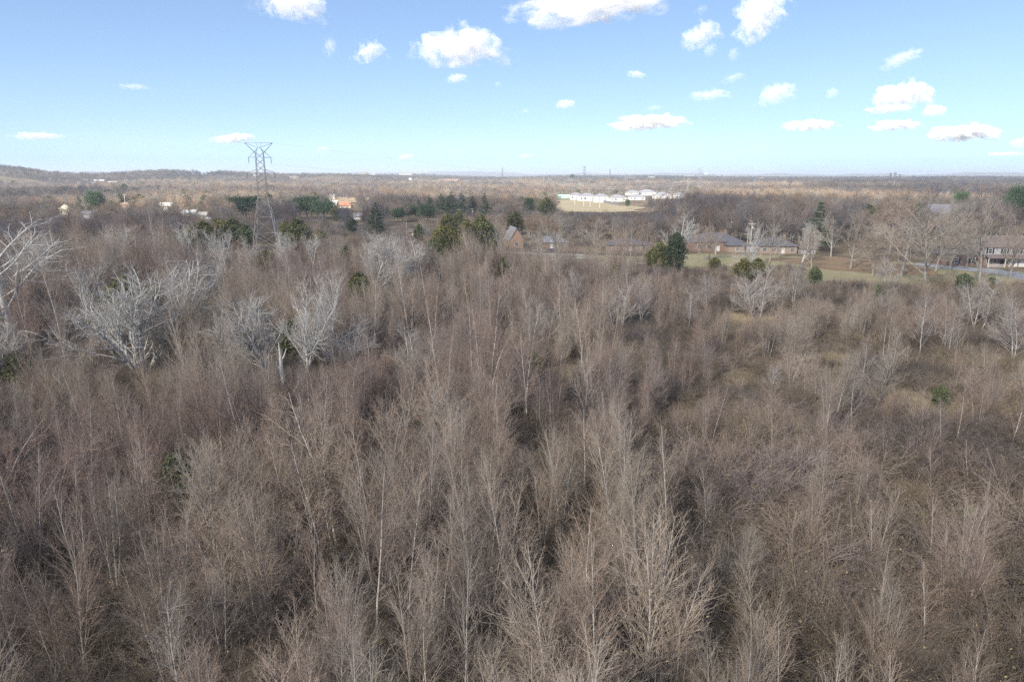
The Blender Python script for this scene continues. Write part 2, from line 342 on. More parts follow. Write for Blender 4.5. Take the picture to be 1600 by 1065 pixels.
field('driveway', [(835, 406), (925, 400.5), (925, 403.2), (880, 406.5), (838, 409)], M_CONC, .095, amp=.1)
field('dirt_patch', [(1130, 413), (1165, 409), (1170, 413), (1140, 417)], mat('bare earth', (.36, .28, .2)), .08, amp=.5)
field('road', [(196, 337), (204, 336), (250, 347), (240, 351)], M_ROAD, .12, amp=.1)
field('lawn', [(196, 330), (236, 331), (246, 343), (205, 336)], M_LAWN, .08)
def ffield(name, uv, m): 
    pts = wob([at(u, v) for u, v in uv], 8, 5)
    # follow the terrain with a fine fan
    xs = [p[0] for p in pts]; ys = [p[1] for p in pts]; cx, cy_ = sum(xs)/len(xs), sum(ys)/len(ys)
    rings = [0.0, .1, .2, .3, .4, .5, .6, .7, .8, .9, 1.0]; Vv = []; Ff = []
    for t in rings[1:]:
        for x, y in pts: X_, Y_ = cx+(x-cx)*t, cy_+(y-cy_)*t; Vv.append((X_, Y_, gz(X_, Y_)+.3))
    Vv.append((cx, cy_, gz(cx, cy_)+.3)); n_ = len(pts); c = len(Vv)-1
    for k in range(n_): Ff.append([c, k, (k+1) % n_])
    for q in range(len(rings)-2):
        for k in range(n_): Ff.append([q*n_+k, (q+1)*n_+k, (q+1)*n_+(k+1) % n_, q*n_+(k+1) % n_])
    me = bpy.data.meshes.new(name); me.from_pydata(Vv, [], Ff); me.materials.append(m); me.update()
    o = add_obj(name, me); tag(o, kind='structure'); return o
ffield('field', [(862, 326), (872, 312), (915, 312), (965, 320), (1005, 325), (985, 331), (940, 333), (880, 331)], M_FIELD)
ffield('field', [(420, 311), (430, 306), (560, 308), (600, 312), (520, 320), (440, 318)], mat('bare orange field', (.42, .31, .2), var=.15, scale=.02))
ffield('field', [(1120, 314), (1125, 311.5), (1155, 311.5), (1160, 314)], M_FIELD)
ffield('field', [(600, 286), (620, 282), (680, 281), (700, 285), (640, 289)], mat('cut hillside', (.40, .33, .23), var=.15, scale=.01))
# ------------------------------------------------------------------ boxes, bars, house builder
class MB:
    def __init__(s): s.V = []; s.F = []
    def box(s, x0, x1, y0, y1, z0, z1):
        o = len(s.V); s.V += [(x, y, z) for z in (z0, z1) for y in (y0, y1) for x in (x0, x1)]
        s.F += [[o+a for a in q] for q in ((0, 2, 3, 1), (4, 5, 7, 6), (0, 1, 5, 4), (2, 6, 7, 3), (0, 4, 6, 2), (1, 3, 7, 5))]
    def poly(s, pts): o = len(s.V); s.V += [tuple(p) for p in pts]; s.F.append(list(range(o, o+len(pts))))
    def bar(s, a, b, r, k=4, r2=None):
        a, b = Vector(a), Vector(b); d = (b-a).normalized(); x = d.orthogonal().normalized(); y = d.cross(x); o = len(s.V); r2 = r if r2 is None else r2
        for p, q in ((a, r), (b, r2)):
            for i in range(k): t = 2*math.pi*i/k; s.V.append(tuple(p+x*math.cos(t)*q+y*math.sin(t)*q))
        for i in range(k): s.F.append([o+i, o+(i+1) % k, o+k+(i+1) % k, o+k+i])
        s.F.append([o+i for i in range(k)][::-1]); s.F.append([o+k+i for i in range(k)])
    def build(s, name, m, parent=None, loc=None):
        me = bpy.data.meshes.new(name); me.from_pydata(s.V, [], s.F); me.materials.append(m); me.update(); return add_obj(name, me, parent, loc)
M_WHITE = mat('white paint', (.68, .67, .63), var=.05, scale=.5, rough=.6)
M_BRICK = mat('red brown brick', (.27, .185, .145), var=.25, scale=3)
M_TBRICK = mat('tan brick', (.36, .275, .21), var=.15, scale=3)
M_OBRICK = mat('orange brick', (.38, .24, .165), var=.15, scale=3)
M_SHING = mat('dark shingles', (.135, .13, .145), var=.2, scale=2, bump=.3)
M_SHINB = mat('brown shingles', (.20, .16, .145), var=.2, scale=2, bump=.3)
M_CREAM = mat('cream siding', (.62, .56, .43), var=.08, scale=1)
M_GREY = mat('grey siding', (.42, .42, .42), var=.1, scale=1)
M_GLASS = mat('window glass', (.04, .045, .055), rough=.15, var=.2, spec=.5)
M_BLACK = mat('black shutters', (.025, .025, .028))
M_TROOF = mat('pale roof', (.55, .53, .50), var=.1, scale=.5)
M_LROOF = mat('light grey shingles', (.25, .25, .28), var=.12, scale=.5)
M_RROOF = mat('orange red roof', (.42, .19, .125), var=.12, scale=.5)
M_GROOF = mat('pale green roof', (.38, .62, .48), var=.08, scale=.5)
M_METAL = mat('galvanised steel', (.27, .26, .245), rough=.6, var=.2, scale=.6)
M_DMETAL = mat('weathered steel', (.16, .15, .15), rough=.7, var=.2, scale=.6)
M_POLE = mat('weathered timber', (.33, .28, .23), var=.2, scale=2)
M_LPOLE = mat('pale timber', (.52, .47, .40), var=.15, scale=2)
def hip(mb, x0, x1, y0, y1, z, h, inset, ov=.5, th=.18):
    x0 -= ov; x1 += ov; y0 -= ov; y1 += ov; ym = (y0+y1)/2
    b = [(x0, y0, z), (x1, y0, z), (x1, y1, z), (x0, y1, z)]; t = [(p[0], p[1], z+th) for p in b]
    r0, r1 = (x0+inset, ym, z+h), (x1-inset, ym, z+h)
    mb.poly(b[::-1])
    for k in range(4): mb.poly([b[k], b[(k+1) % 4], t[(k+1) % 4], t[k]])
    mb.poly([t[0], t[1], r1, r0]); mb.poly([t[2], t[3], r0, r1]); mb.poly([t[1], t[2], r1]); mb.poly([t[3], t[0], r0])
def gable(mb, x0, x1, y0, y1, z, h, axis='x', ov=.4, th=.16):   # ridge along axis; a real slab of roof on each side
    if axis == 'y':
        q = MB(); gable(q, y0, y1, x0, x1, z, h, 'x', ov, th); o = len(mb.V)
        mb.V += [(v[1], v[0], v[2]) for v in q.V]; mb.F += [[o+i for i in f[::-1]] for f in q.F]; return
    ym = (y0+y1)/2; sl_ = h/((y1-y0)/2); zo = z-ov*sl_
    for ys, e in ((y0-ov, 1), (y1+ov, -1)):
        a = [(x0-ov, ys, zo), (x1+ov, ys, zo), (x1+ov, ym, z+h), (x0-ov, ym, z+h)]; b = [(p[0], p[1], p[2]+th*1.2) for p in a]
        if e < 0: a, b = a[::-1], b[::-1]
        mb.poly(b); mb.poly(a[::-1])
        for k in range(4): mb.poly([a[k], a[(k+1) % 4], b[(k+1) % 4], b[k]])
def wall_gable(mb, x0, x1, y0, y1, z0, z1, h, axis='x'):
    mb.box(x0, x1, y0, y1, z0, z1)
    if axis == 'x':
        for x in (x0, x1): mb.poly([(x, y0, z1), (x, y1, z1), (x, (y0+y1)/2, z1+h)])
    else:
        for y in (y0, y1): mb.poly([(x0, y, z1), (x1, y, z1), ((x0+x1)/2, y, z1+h)])
def window(e, x, z, w_, h_, yf=0, shutters=None, fr=M_WHITE):
    m = MB(); t = .1; y0, y1 = yf-.07, yf-.003
    m.box(x-w_/2, x+w_/2, y0, y1, z, z+t); m.box(x-w_/2, x+w_/2, y0, y1, z+h_-t, z+h_)
    m.box(x-w_/2, x-w_/2+t, y0, y1, z+t, z+h_-t); m.box(x+w_/2-t, x+w_/2, y0, y1, z+t, z+h_-t); m.box(x-w_/2+t, x+w_/2-t, y0+.01, y1, z+h_/2-.04, z+h_/2+.04)
    f = m.build('window', fr, e)
    p = MB(); p.box(x-w_/2+t, x+w_/2-t, yf-.03, yf-.004, z+t, z+h_/2-.04); p.box(x-w_/2+t, x+w_/2-t, yf-.03, yf-.004, z+h_/2+.04, z+h_-t); p.build('pane', M_GLASS, f)
    if shutters:
        for s in (-1, 1):
            q = MB(); xc = x+s*(w_/2+.28); q.box(xc-.24, xc+.24, yf-.06, yf-.003, z, z+h_); q.build('shutter', shutters, e)
def door(e, x, w_, h_, yf=0, m=M_WHITE, z=0):
    q = MB(); q.box(x-w_/2, x+w_/2, yf-.05, yf-.003, z, z+h_); d = q.build('door', m, e)
    k = MB(); k.box(x+w_/2-.18, x+w_/2-.12, yf-.12, yf-.05, z+1, z+1.1); k.build('handle', M_METAL, d); return d
def spot(u, v, D=None):
    if D is None: x, y = at(u, v); return x, y, (gz(x, y))
    x = Xof(u, D); return x, D, gz(x, D)
CLEAR = [(790, 822, 190, 300)]      # (u0,u1,D0,D1): no woodland stuff here
def simple_house(name, label, u, v, wpx, hpx, rpx, D=None, rot=0, depth=None, wall=M_WHITE, roof=M_SHING, style='gable', cat='house', group=None, wins=3, clear=None, chim=False, axis='x', zoff=0):
    """u,v photo px of the base centre; wpx/hpx wall px; rpx roof px"""
    x, y, z = spot(u, v, D); s = px_m(y); W, Hh, Rh = wpx*s, hpx*s, rpx*s; dp = depth or min(W*.7, 11)
    if D: z = zat(v, y) if zoff is None else z+zoff
    e = empty(name, (x, y, z), R(rot)); tag(e, label, cat, group)
    m = MB()
    if style == 'gable': wall_gable(m, -W/2, W/2, 0, dp, -3, Hh, Rh, axis)
    else: m.box(-W/2, W/2, 0, dp, -3, Hh)
    m.build('wall', wall, e)
    m = MB()
    if style == 'gable': gable(m, -W/2, W/2, 0, dp, Hh+.02, Rh, axis, ov=.4)
    elif style == 'hip': hip(m, -W/2, W/2, 0, dp, Hh+.01, Rh, min(W*.4, dp*.55))
    else:
        m.box(-W/2-.15, W/2+.15, -.15, dp+.15, Hh+.01, Hh+max(.4, Rh))
    r_ = m.build('roof', roof, e)
    if chim: m = MB(); m.box(W*.2, W*.2+.9, dp*.4, dp*.4+.7, Hh, Hh+Rh+1); m.build('chimney', M_BRICK, r_)
    storeys = max(1, int(Hh/2.9)); sh = min(Hh/storeys, 8)
    for f in range(storeys):
        for k in range(wins):
            wx = -W/2+W*(k+.5)/wins
            if f == 0 and k == wins//2 and wins > 1: door(e, wx, min(1.1, W*.1+.3), min(2.1, sh*.8)); continue
            window(e, wx, f*sh+sh*.3, min(1.6, W/wins*.5), sh*.45)
    if clear: CLEAR.append(clear)
    if y < 700: CLEAR.append((u-wpx/2-1, u+wpx/2+1, y*.68, y+15))
    return e
# ------------------------------------------------------------------ two-storey house at the right edge
def right_house():
    x, y, _ = spot(1536, 416.5); e = empty('house', (x, y, 0), R(-4))
    tag(e, 'long two storey house with grey siding, brick base and black shutters behind the curved drive', 'house')
    m = MB(); wall_gable(m, 0, 21, 0, 9, 2.95, 6.0, 2.9); m.build('upper_wall', M_GREY, e)
    m = MB(); m.box(.02, 20.98, .05, 8.95, -.5, 2.95); m.build('lower_wall', M_BRICK, e)
    m = MB(); gable(m, 0, 21, 0, 9, 6.0, 2.9); m.build('roof', M_SHINB, e)
    m = MB(); m.poly([(0, -2.2, 2.9), (21, -2.2, 2.9), (21, -.01, 3.75), (0, -.01, 3.75)]); m.poly([(0, -2.2, 2.72), (0, -.01, 3.5), (21, -.01, 3.5), (21, -2.2, 2.72)])
    m.poly([(0, -2.2, 2.72), (21, -2.2, 2.72), (21, -2.2, 2.9), (0, -2.2, 2.9)]); m.poly([(0, -2.2, 2.72), (0, -2.2, 2.9), (0, -.01, 3.75), (0, -.01, 3.5)]); m.build('porch_roof', M_SHINB, e)
    for px_ in (.2, 5.0, 7.0, 12.2, 16.5, 20.8): m = MB(); m.box(px_-.09, px_+.09, -2.1, -1.92, 0, 2.72); m.build('post', M_WHITE, e)
    for wx in (1.4, 5.6, 9.3, 11.3, 15, 18.8): window(e, wx, 3.95, 1.15, 1.5, 0, M_BLACK)
    for wx in (1.3, 3.2): window(e, wx, 1.0, 1.2, 1.5, .05, None)
    door(e, 5.3, 1.1, 2.2, .05, M_BLACK)
    for dx_ in (8.6, 11.4): 
        q = MB(); q.box(dx_-1.2, dx_+1.2, -.02, .045, .0, 2.2)
        for k in range(4): q.box(dx_-1.1, dx_+1.1, -.045, -.021, .08+k*.54, .52+k*.54)
        q.build('garage_door', M_WHITE, e)
    q = MB(); q.box(.25, 4.9, -2.1, -2.0, .85, .95)
    for k in range(24): q.box(.3+k*.2, .36+k*.2, -2.07, -2.03, .05, .85)
    q.build('porch_railing', M_WHITE, e)
    e2 = empty('house_wing', (x, y, 0), R(-4)); e2.parent = e; e2.location = (0, 0, 0); e2.rotation_euler = (0, 0, 0)
    bpy.data.objects.remove(e2)
    m = MB(); m.box(-11, -.01, .8, 8, -.5, 3.3); m.build('wing_wall', M_BRICK, e)
    m = MB(); hip(m, -11, -.4, .8, 8, 3.31, 2.9, 3.4, .4); m.build('wing_roof', M_SHING, e)
    for wx in (-7.6, -2.6): window(e, wx, .9, 1.3, 1.7, .8, M_BLACK)
right_house()
# ------------------------------------------------------------------ near houses
simple_house('house', 'dark hip roofed brick ranch house behind the lawn, left of the two near each other', 1122, 392, 76, 14, 13, roof=M_SHING, wall=M_BRICK, style='hip', wins=5, chim=True, depth=11, rot=4)
simple_house('garage', 'low dark roofed garage joined to the right end of the brick ranch house', 1152, 394, 28, 10, 9, roof=M_SHING, wall=M_TBRICK, style='hip', wins=1, depth=9, cat='garage')
simple_house('house', 'tan brick ranch house with grey hip roof, right of the two near the lawn', 1216, 396, 56, 11, 12, roof=M_SHING, wall=M_TBRICK, style='hip', wins=4, depth=10, rot=-5, chim=True)
simple_house('carport', 'low flat grey carport between the two brick ranch houses', 1180, 394, 34, 9, 2, roof=M_SHING, wall=M_GREY, style='flat', wins=1, depth=7, cat='carport')
simple_house('house', 'steep brick gable with white trim standing above bare trees', 807, 388, 22, 13, 18, roof=M_LROOF, wall=M_OBRICK, style='gable', axis='y', wins=1, depth=13, rot=10)
simple_house('house', 'long low reddish brick house half hidden behind yard trees', 985, 392, 66, 9, 9, roof=M_SHING, wall=M_BRICK, style='hip', wins=5, depth=9)
simple_house('house', 'low house with grey roof hidden behind the bare tree right of the brick gable', 862, 388, 52, 9, 9, roof=M_LROOF, wall=M_BRICK, style='hip', wins=3, depth=9, rot=3)
simple_house('house', 'grey blue roofed house with chimneys on the rise behind the yard trees, upper right', 1478, 341, 50, 8, 12, D=330, zoff=None, roof=M_LROOF, wall=M_TBRICK, style='gable', wins=5, depth=9, chim=True)
simple_house('house', 'small brick house with white porch among trees left of the rise', 1375, 362, 26, 7, 5, roof=M_TROOF, wall=M_BRICK, style='gable', wins=2, depth=8, D=330)
simple_house('shed', 'low white shed among bare trees in the right middle distance', 1373, 368, 12, 4, 2, roof=M_WHITE, wall=M_GREY, style='flat', wins=1, depth=4, D=310, cat='shed')
simple_house('shed', 'tan shed at the right end of the tan ranch house', 1263, 397, 22, 8, 4, roof=M_SHING, wall=M_GREY, style='gable', wins=1, depth=6, cat='shed')
# left neighbourhood
sh = simple_house
sh('house', 'small house with pale cream pyramid roof far left', 101, 335, 14, 9, 6, roof=mat('cream roof', (.62, .57, .42), var=.05), wall=M_CREAM, style='hip', clear=(85, 125, 400, 520))
sh('house', 'white fronted house below the dark pine on the left', 135, 342, 22, 7, 4, roof=M_LROOF, wall=M_WHITE, clear=(118, 150, 370, 470))
sh('shed', 'white shed left of the utility pole at far left', 100, 354, 10, 6, 3, roof=M_TROOF, wall=M_WHITE, cat='shed', clear=(92, 112, 300, 390))
sh('house', 'orange brick house beside the pole at the head of the street', 194, 326, 18, 6, 4, roof=mat('rust shingles', (.28, .19, .15)), wall=M_OBRICK, style='hip', clear=(183, 216, 470, 640))
sh('house', 'two storey cream house at the end of the street', 260, 331, 17, 9, 5, roof=M_TROOF, wall=M_CREAM, rot=18, clear=(247, 275, 460, 560))
sh('house', 'low house with bright white roof right of the cream house', 288, 337, 14, 4, 5, roof=M_WHITE, wall=M_CREAM, style='hip', clear=(278, 300, 410, 500))
sh('garage', 'small pale garage between the white roofed house and the parked trucks', 302, 334, 8, 3, 3, roof=M_TROOF, wall=M_WHITE, cat='garage', wins=1)
sh('barn', 'white barn with open bays left of the tall tower', 316, 342, 14, 6, 4, roof=M_TROOF, wall=M_WHITE, wins=3, cat='barn', clear=(305, 335, 360, 460))
sh('shed', 'small white shed just right of the open barn', 326, 346, 7, 4, 2, roof=M_WHITE, wall=M_WHITE, wins=1, cat='shed')
# sunlit centre
sh('house', 'sunlit house with wide orange red roof in the tan trees', 537, 325, 22, 3, 6, roof=M_RROOF, wall=M_CREAM, style='hip', clear=(505, 560, 480, 700))
sh('house', 'long pale roofed house left of the orange red roof', 518, 322, 16, 4, 4, roof=M_TROOF, wall=M_WHITE)
sh('house', 'small white house standing above the pale roofed house', 519, 312, 9, 4, 4, D=800, roof=M_WHITE, wall=M_WHITE, wins=1)
sh('house', 'small white gabled house left of the dark spruce', 575, 317, 8, 5, 3, roof=M_TROOF, wall=M_WHITE, wins=1, clear=(566, 584, 520, 720))
sh('house', 'white house low among bare trees beneath the orange red roof', 559, 343, 12, 5, 4, roof=M_LROOF, wall=M_WHITE, clear=(550, 570, 360, 480))
sh('house', 'pale house at the left edge of the bare orange field', 441, 307, 8, 3, 3, roof=M_TROOF, wall=M_WHITE, wins=1)
sh('house', 'tiny white house at the right of the bare orange field', 480, 307, 7, 3, 3, D=900, roof=M_WHITE, wall=M_WHITE, wins=1)
sh('house', 'brick house glimpsed left of the cedar clump', 641, 368, 16, 5, 4, roof=M_SHINB, wall=M_BRICK, wins=2, depth=7)
# apartment complex
APG = 'apartment blocks beyond the tan field'
def apt(u, v, wpx, hpx, rpx, label, D=None, wins=4, rot=0):
    e = simple_house('apartment_block', label, u, v, wpx, hpx, rpx, D=D, rot=rot, roof=M_LROOF, wall=M_WHITE, style='hip', cat='building', group=APG, wins=wins, depth=14)
    s = px_m(e.location.y); W = wpx*s; Hh = hpx*s
    for k in range(max(1, int(wpx/9))):
        m = MB(); xx = -W/2+W*(k+.5)/max(1, int(wpx/9)); m.box(xx-.7, xx+.7, -.9, -.02, 0, Hh*.92); m.build('balcony', M_GREY, e)
apt(940, 316.5, 20, 9.5, 4, 'bright white windowless end block of the apartments, nearest the camera', wins=0)
apt(918, 314, 26, 8, 4, 'apartment block immediately left of the bright white end wall')
apt(900, 311.5, 16, 7, 3.5, 'leftmost apartment block beside the green roof', wins=3)
apt(966, 315, 26, 6, 4.5, 'apartment block immediately right of the bright white end wall')
apt(996, 313, 24, 5, 4, 'apartment block in front row, second right of the white end wall')
apt(990, 305.5, 22, 4, 4, 'apartment block in the back row above the front row', D=1000)
apt(1012, 305.5, 26, 4.5, 4.5, 'wide apartment block in the back row beside the red pylon', D=1000)
apt(1036, 311, 26, 5, 5, 'apartment block with twin gables at the right of the front row')
apt(1063, 311, 14, 6, 3, 'rightmost cream apartment block beside the pylon')
def retaining():
    m = MB(); P = [(898, 306), (915, 310), (935, 314), (955, 318), (968, 321)]
    pts = [at(u, v+1) for u, v in P]; z0 = gz(*pts[0])
    for a, b in zip(pts[:-1], pts[1:]):
        za, zb = gz(*a), gz(*b); m.poly([(a[0], a[1], za-1), (b[0], b[1], zb-1), (b[0], b[1], zb+2.6), (a[0], a[1], za+2.6)]); m.poly([(a[0], a[1]+.4, za+2.6), (a[0], a[1]+.4, za-1), (b[0], b[1]+.4, zb-1), (b[0], b[1]+.4, zb+2.6)])
        m.poly([(a[0], a[1], za+2.6), (b[0], b[1], zb+2.6), (b[0], b[1]+.4, zb+2.6), (a[0], a[1]+.4, za+2.6)])
    o = m.build('fence', mat('dark grey fence', (.17, .17, .19), var=.1, scale=.5)); tag(o, 'long dark grey screen fence between tan field and white apartments', 'fence')
retaining()
CLEAR += [(866, 975, 430, 1000), (975, 1075, 520, 1150), (880, 1010, 430, 720)]
sh('building', 'low building with pale green roof left of the apartments', 882, 309.5, 20, 3, 2.5, roof=M_GROOF, wall=M_GROOF, style='gable', cat='building', wins=3, depth=14)
sh('building', 'flat mint green roofed store in the middle distance', 741, 288, 12, 1.6, 1.2, D=1650, zoff=None, roof=M_GROOF, wall=M_GREY, style='flat', cat='building', depth=30, wins=4, clear=(733, 750, 1560, 1700))
sh('building', 'long flat orange roofed store left of the mint green store', 701, 281.5, 34, 1.3, .9, D=1900, zoff=None, roof=mat('dull orange roof', (.34, .2, .15)), wall=M_TBRICK, style='flat', cat='building', depth=40, wins=5, clear=(684, 718, 1800, 1950))
sh('building', 'white gabled building at the foot of the cut hillside', 670, 288, 10, 2, 1.5, D=1600, zoff=None, roof=M_TROOF, wall=M_CREAM, cat='building', depth=16, clear=(660, 680, 1520, 1650))
sh('building', 'grey roofed row building left of the white gabled one', 640, 287.5, 34, 2, 2, D=1650, zoff=None, roof=M_LROOF, wall=M_CREAM, cat='building', depth=16, wins=6)
# far buildings on the ridges: (u, v base, w, h, roof, D, label, wall, roof mat)
for (u, v, w_, h_, r_, D, lab, wm, rm) in [
    (155, 286, 20, 4, 3, 1500, 'red brick building with white gables on the far left slope', M_OBRICK, M_WHITE),
    (137, 284, 14, 3, 2, 1550, 'white building left of the red brick one on the far left slope', M_WHITE, M_TROOF),
    (176, 288, 16, 4, 2, 1450, 'bright white building right of the red brick one on the far left slope', M_WHITE, M_WHITE),
    (145, 289, 9, 2.5, 2, 1400, 'small white house below the red brick building on the far left slope', M_WHITE, M_TROOF),
    (62, 290, 8, 2, 1.5, 1400, 'small white house among tan trees at far left', M_WHITE, M_WHITE),
    (75, 283, 6, 2, 1.5, 1650, 'tiny white house above the others at far left', M_WHITE, M_TROOF),
    (123, 287, 5, 3, 1, 1450, 'narrow white house left of the white buildings on the left slope', M_WHITE, M_TROOF),
    (213, 290, 12, 2.5, 1.5, 1400, 'pale house by itself right of the bright white building', M_CREAM, M_TROOF),
    (228, 273, 4, 3, .5, 1900, 'small cream tower block on the crest of the left ridge', M_CREAM, M_CREAM),
    (279, 278, 10, 2, 1.5, 1750, 'white house on the ridge left of the tall tower', M_WHITE, M_WHITE),
    (345, 282, 8, 2, 1.5, 1700, 'white house on the ridge just left of the tall tower', M_WHITE, M_TROOF),
    (401, 274, 9, 1.6, 1, 1850, 'white house framed by the crossarms of the tall tower', M_WHITE, M_WHITE),
    (460, 277.5, 16, 2, 1, 1800, 'long cream building on the ridge right of the tall tower', M_CREAM, M_TROOF),
    (569, 271.5, 12, 2.5, .8, 2300, 'cream block on the middle ridge, left of the row', M_CREAM, M_TROOF),
    (583, 272, 11, 2.5, .8, 2250, 'white block on the middle ridge, second in the row', M_WHITE, M_WHITE),
    (634, 272, 24, 3, .8, 2300, 'long white block on the middle ridge', M_WHITE, M_TROOF),
    (657, 269, 9, 2, .8, 2500, 'small white block on the highest part of the middle ridge', M_WHITE, M_WHITE),
    (641, 280.5, 5, 2, 1, 1800, 'white hut on the cut hillside', M_WHITE, M_WHITE),
    (829, 280.5, 14, 2, .7, 2100, 'white flat store right of the wooded knoll', M_WHITE, M_WHITE),
    (985, 278.5, 20, 1.6, .8, 2500, 'white roofs in a row beyond the apartments', M_WHITE, M_TROOF),
    (1018, 277.5, 12, 1.4, .7, 2600, 'white roofs left of the tall far pylon', M_WHITE, M_WHITE),
    (1076, 275, 18, 1.5, .6, 3200, 'white shed roof on the far slope left of the far pylon', M_WHITE, M_WHITE),
    (1103, 271.5, 6, 1.2, .5, 4000, 'white block on the far skyline right of the pylon', M_WHITE, M_WHITE),
    (1128, 274.5, 28, 1.2, .5, 3400, 'long white warehouse on the far slope', M_WHITE, M_WHITE),
    (1188, 279, 16, 1.2, .6, 2500, 'low white roof right of the far pylons', M_WHITE, M_WHITE),
    (1285, 288.5, 30, 1.6, .8, 1700, 'long low white warehouse with grey wall in mid plain', M_GREY, M_WHITE),
    (1372, 290.5, 96, 2.2, 1.2, 1550, 'longest white warehouse, beneath the three antenna masts', M_WHITE, M_WHITE),
    (1350, 300, 18, 2, 1.5, 1150, 'grey roofed house in front of the long warehouse', M_WHITE, M_LROOF),
    (1487, 293.5, 14, 2.5, 1, 1400, 'grey and white warehouse right of the antenna masts', M_GREY, M_LROOF),
    (1507, 291.5, 9, 2, 1, 1450, 'cream warehouse right of the grey one', M_CREAM, M_TROOF),
    (1515, 279.5, 24, 1, .5, 2700, 'pale warehouse on the far plain at right', M_WHITE, M_WHITE),
    (1565, 286, 10, 2, .8, 1900, 'bright white cube shaped warehouse at far right', M_WHITE, M_WHITE),
    (1578, 286, 14, 1.4, .6, 1950, 'low cream warehouse at the far right edge', M_CREAM, M_TROOF),
    (1232, 299, 14, 2, 1.5, 1150, 'red roofed house on the right hand plain', M_WHITE, M_RROOF),
    (1248, 300, 7, 2, 1.5, 1120, 'small white house beside the red roofed one', M_WHITE, M_TROOF),
    (905, 287.5, 6, 1.6, 1, 1700, 'white house among dark trees left of the far pylon', M_WHITE, M_WHITE),
    (911, 288, 4, 2.4, 1, 1650, 'tall white house beside the far pylon', M_WHITE, M_TROOF),
    (923, 289.5, 5, 1.6, 1.2, 1600, 'grey roofed house right of the far pylon', M_WHITE, M_LROOF),
    (943, 292, 9, 1.4, 1.2, 1500, 'blue grey roofed house above the apartments', M_WHITE, M_LROOF),
    (920, 297, 4, 1.8, 1, 1300, 'small white house just above the apartment roofs', M_WHITE, M_WHITE),
    (969, 297.5, 4, 1.8, 1, 1300, 'white house above the gap in the apartments', M_WHITE, M_WHITE),
    (1272, 294, 6, 1.5, 1, 1400, 'white house in front of the low white warehouse', M_WHITE, M_WHITE),
    (1190, 315, 6, 2.5, 1.5, 720, 'small white house right of the pale fallow strip', M_WHITE, M_WHITE)]:
    sh('building', lab, u, v, w_*.85, h_*.75, r_*.8, D=D, zoff=None, roof=rm, wall=wm, style='gable' if r_ > 1.1 else 'flat', cat='building', wins=max(2, min(6, int(w_/4))), depth=max(8, min(30, w_*.5)))
    if D > 1000: CLEAR.append((u-w_/2-2, u+w_/2+2, D-45, D+20))
    elif D: CLEAR.append((u-w_/2-2, u+w_/2+2, D-150, D+30))
# ------------------------------------------------------------------ lattice tower
def lattice(u, vtop, D, label, detail=True, base_w=8.8, zb=None, name='transmission_tower', m_=None, th=1.0, group=None):
    x = Xof(u, D, 20); zb = gz(x, D) if zb is None else zb; Ht = zat(vtop, D)-zb; k = Ht/36.0; bw = base_w*k/2
    e = empty(name, (x, D, zb), R(12)); tag(e, label, 'tower', group)
    M = m_ or M_METAL
    prof = [(0, bw), (9*k, bw*.72), (14*k, bw*.55), (20.5*k, bw*.3), (33*k, bw*.25), (34.5*k, bw*.12)]
    def hw(z):
        for (z0, a), (z1, b) in zip(prof[:-1], prof[1:]):
            if z <= z1: return a+(b-a)*(z-z0)/(z1-z0)
        return prof[-1][1]
    cor = [(-1, -1), (1, -1), (1, 1), (-1, 1)]
    leg = .095*th
    for sx, sy in cor:
        m = MB()
        for (z0, a), (z1, b) in zip(prof[:-1], prof[1:]): m.bar((sx*a, sy*a, z0-(.5 if z0 == 0 else 0)), (sx*b, sy*b, z1), leg if z1 < 21*k else leg*.7)
        m.build('leg', M, e)
    m = MB(); zs = [0, 4.8*k, 9*k, 14*k, 17.5*k, 20.5*k]
    step = 1.8*k if detail else 3.2*k
    z = 20.5*k
    while z < 32.5*k: z += step; zs.append(z)
    br = .055*th
    for z0, z1 in zip(zs[:-1], zs[1:]):
        a, b = hw(z0), hw(z1)
        for q in range(4):
            p, n_ = cor[q], cor[(q+1) % 4]
            m.bar((p[0]*a, p[1]*a, z0), (n_[0]*b, n_[1]*b, z1), br, 3); m.bar((n_[0]*a, n_[1]*a, z0), (p[0]*b, p[1]*b, z1), br, 3)
            if z1 <= 21*k: m.bar((p[0]*b, p[1]*b, z1), (n_[0]*b, n_[1]*b, z1), br, 3)
    m.build('lattice_bracing', M, e)
    arms = [(31.8*k, 3.2*k, 2.3*k), (27.4*k, 3.9*k, .8*k), (23.4*k, 3.3*k, .7*k)]
    tips = []
    for az, L_, rise in arms:
        for s in (-1, 1):
            m = MB(); a = hw(az)
            for sy in (-1, 1):
                m.bar((s*a, sy*a, az), (s*L_, 0, az), .08*th, 3); m.bar((s*hw(az+rise), sy*hw(az+rise), az+rise), (s*L_, 0, az), br, 3)
            m.bar((s*(a+L_)/2, -a/2, az), (s*(a+L_)/2, a/2, az), br, 3); m.build('crossarm', M, e)
            m = MB(); n_ = 7 if detail else 2
            for i in range(n_): m.bar((s*L_, 0, az-.25*k*i), (s*L_, 0, az-.25*k*(i+.55)), .13*th, 6)
            m.bar((s*L_, 0, az), (s*L_, 0, az-2*k), .03*th, 3); m.build('insulator', M_DMETAL, e); tips.append((s*L_, 0, az-2*k))
    zt = 34.5*k
    for s in (-1, 1):
        m = MB(); top = (s*4.0*k, 0, Ht)
        m.bar((s*hw(33*k), .3, 33*k), top, .09*th, 3); m.bar((s*hw(33*k), -.3, 33*k), top, .09*th, 3); m.bar((0, 0, zt), top, br*1.2, 3)
        m.bar((s*.15, 0, zt), (s*.8*k, 0, Ht), br, 3); m.bar((0, 0, Ht), top, br, 3); m.build('earth_wire_horn', M, e); tips.append(top)
    return e, tips
main, mtips = lattice(411, 223, 215, 'tall grey lattice electricity tower with V shaped top rising above the woods', zb=0)
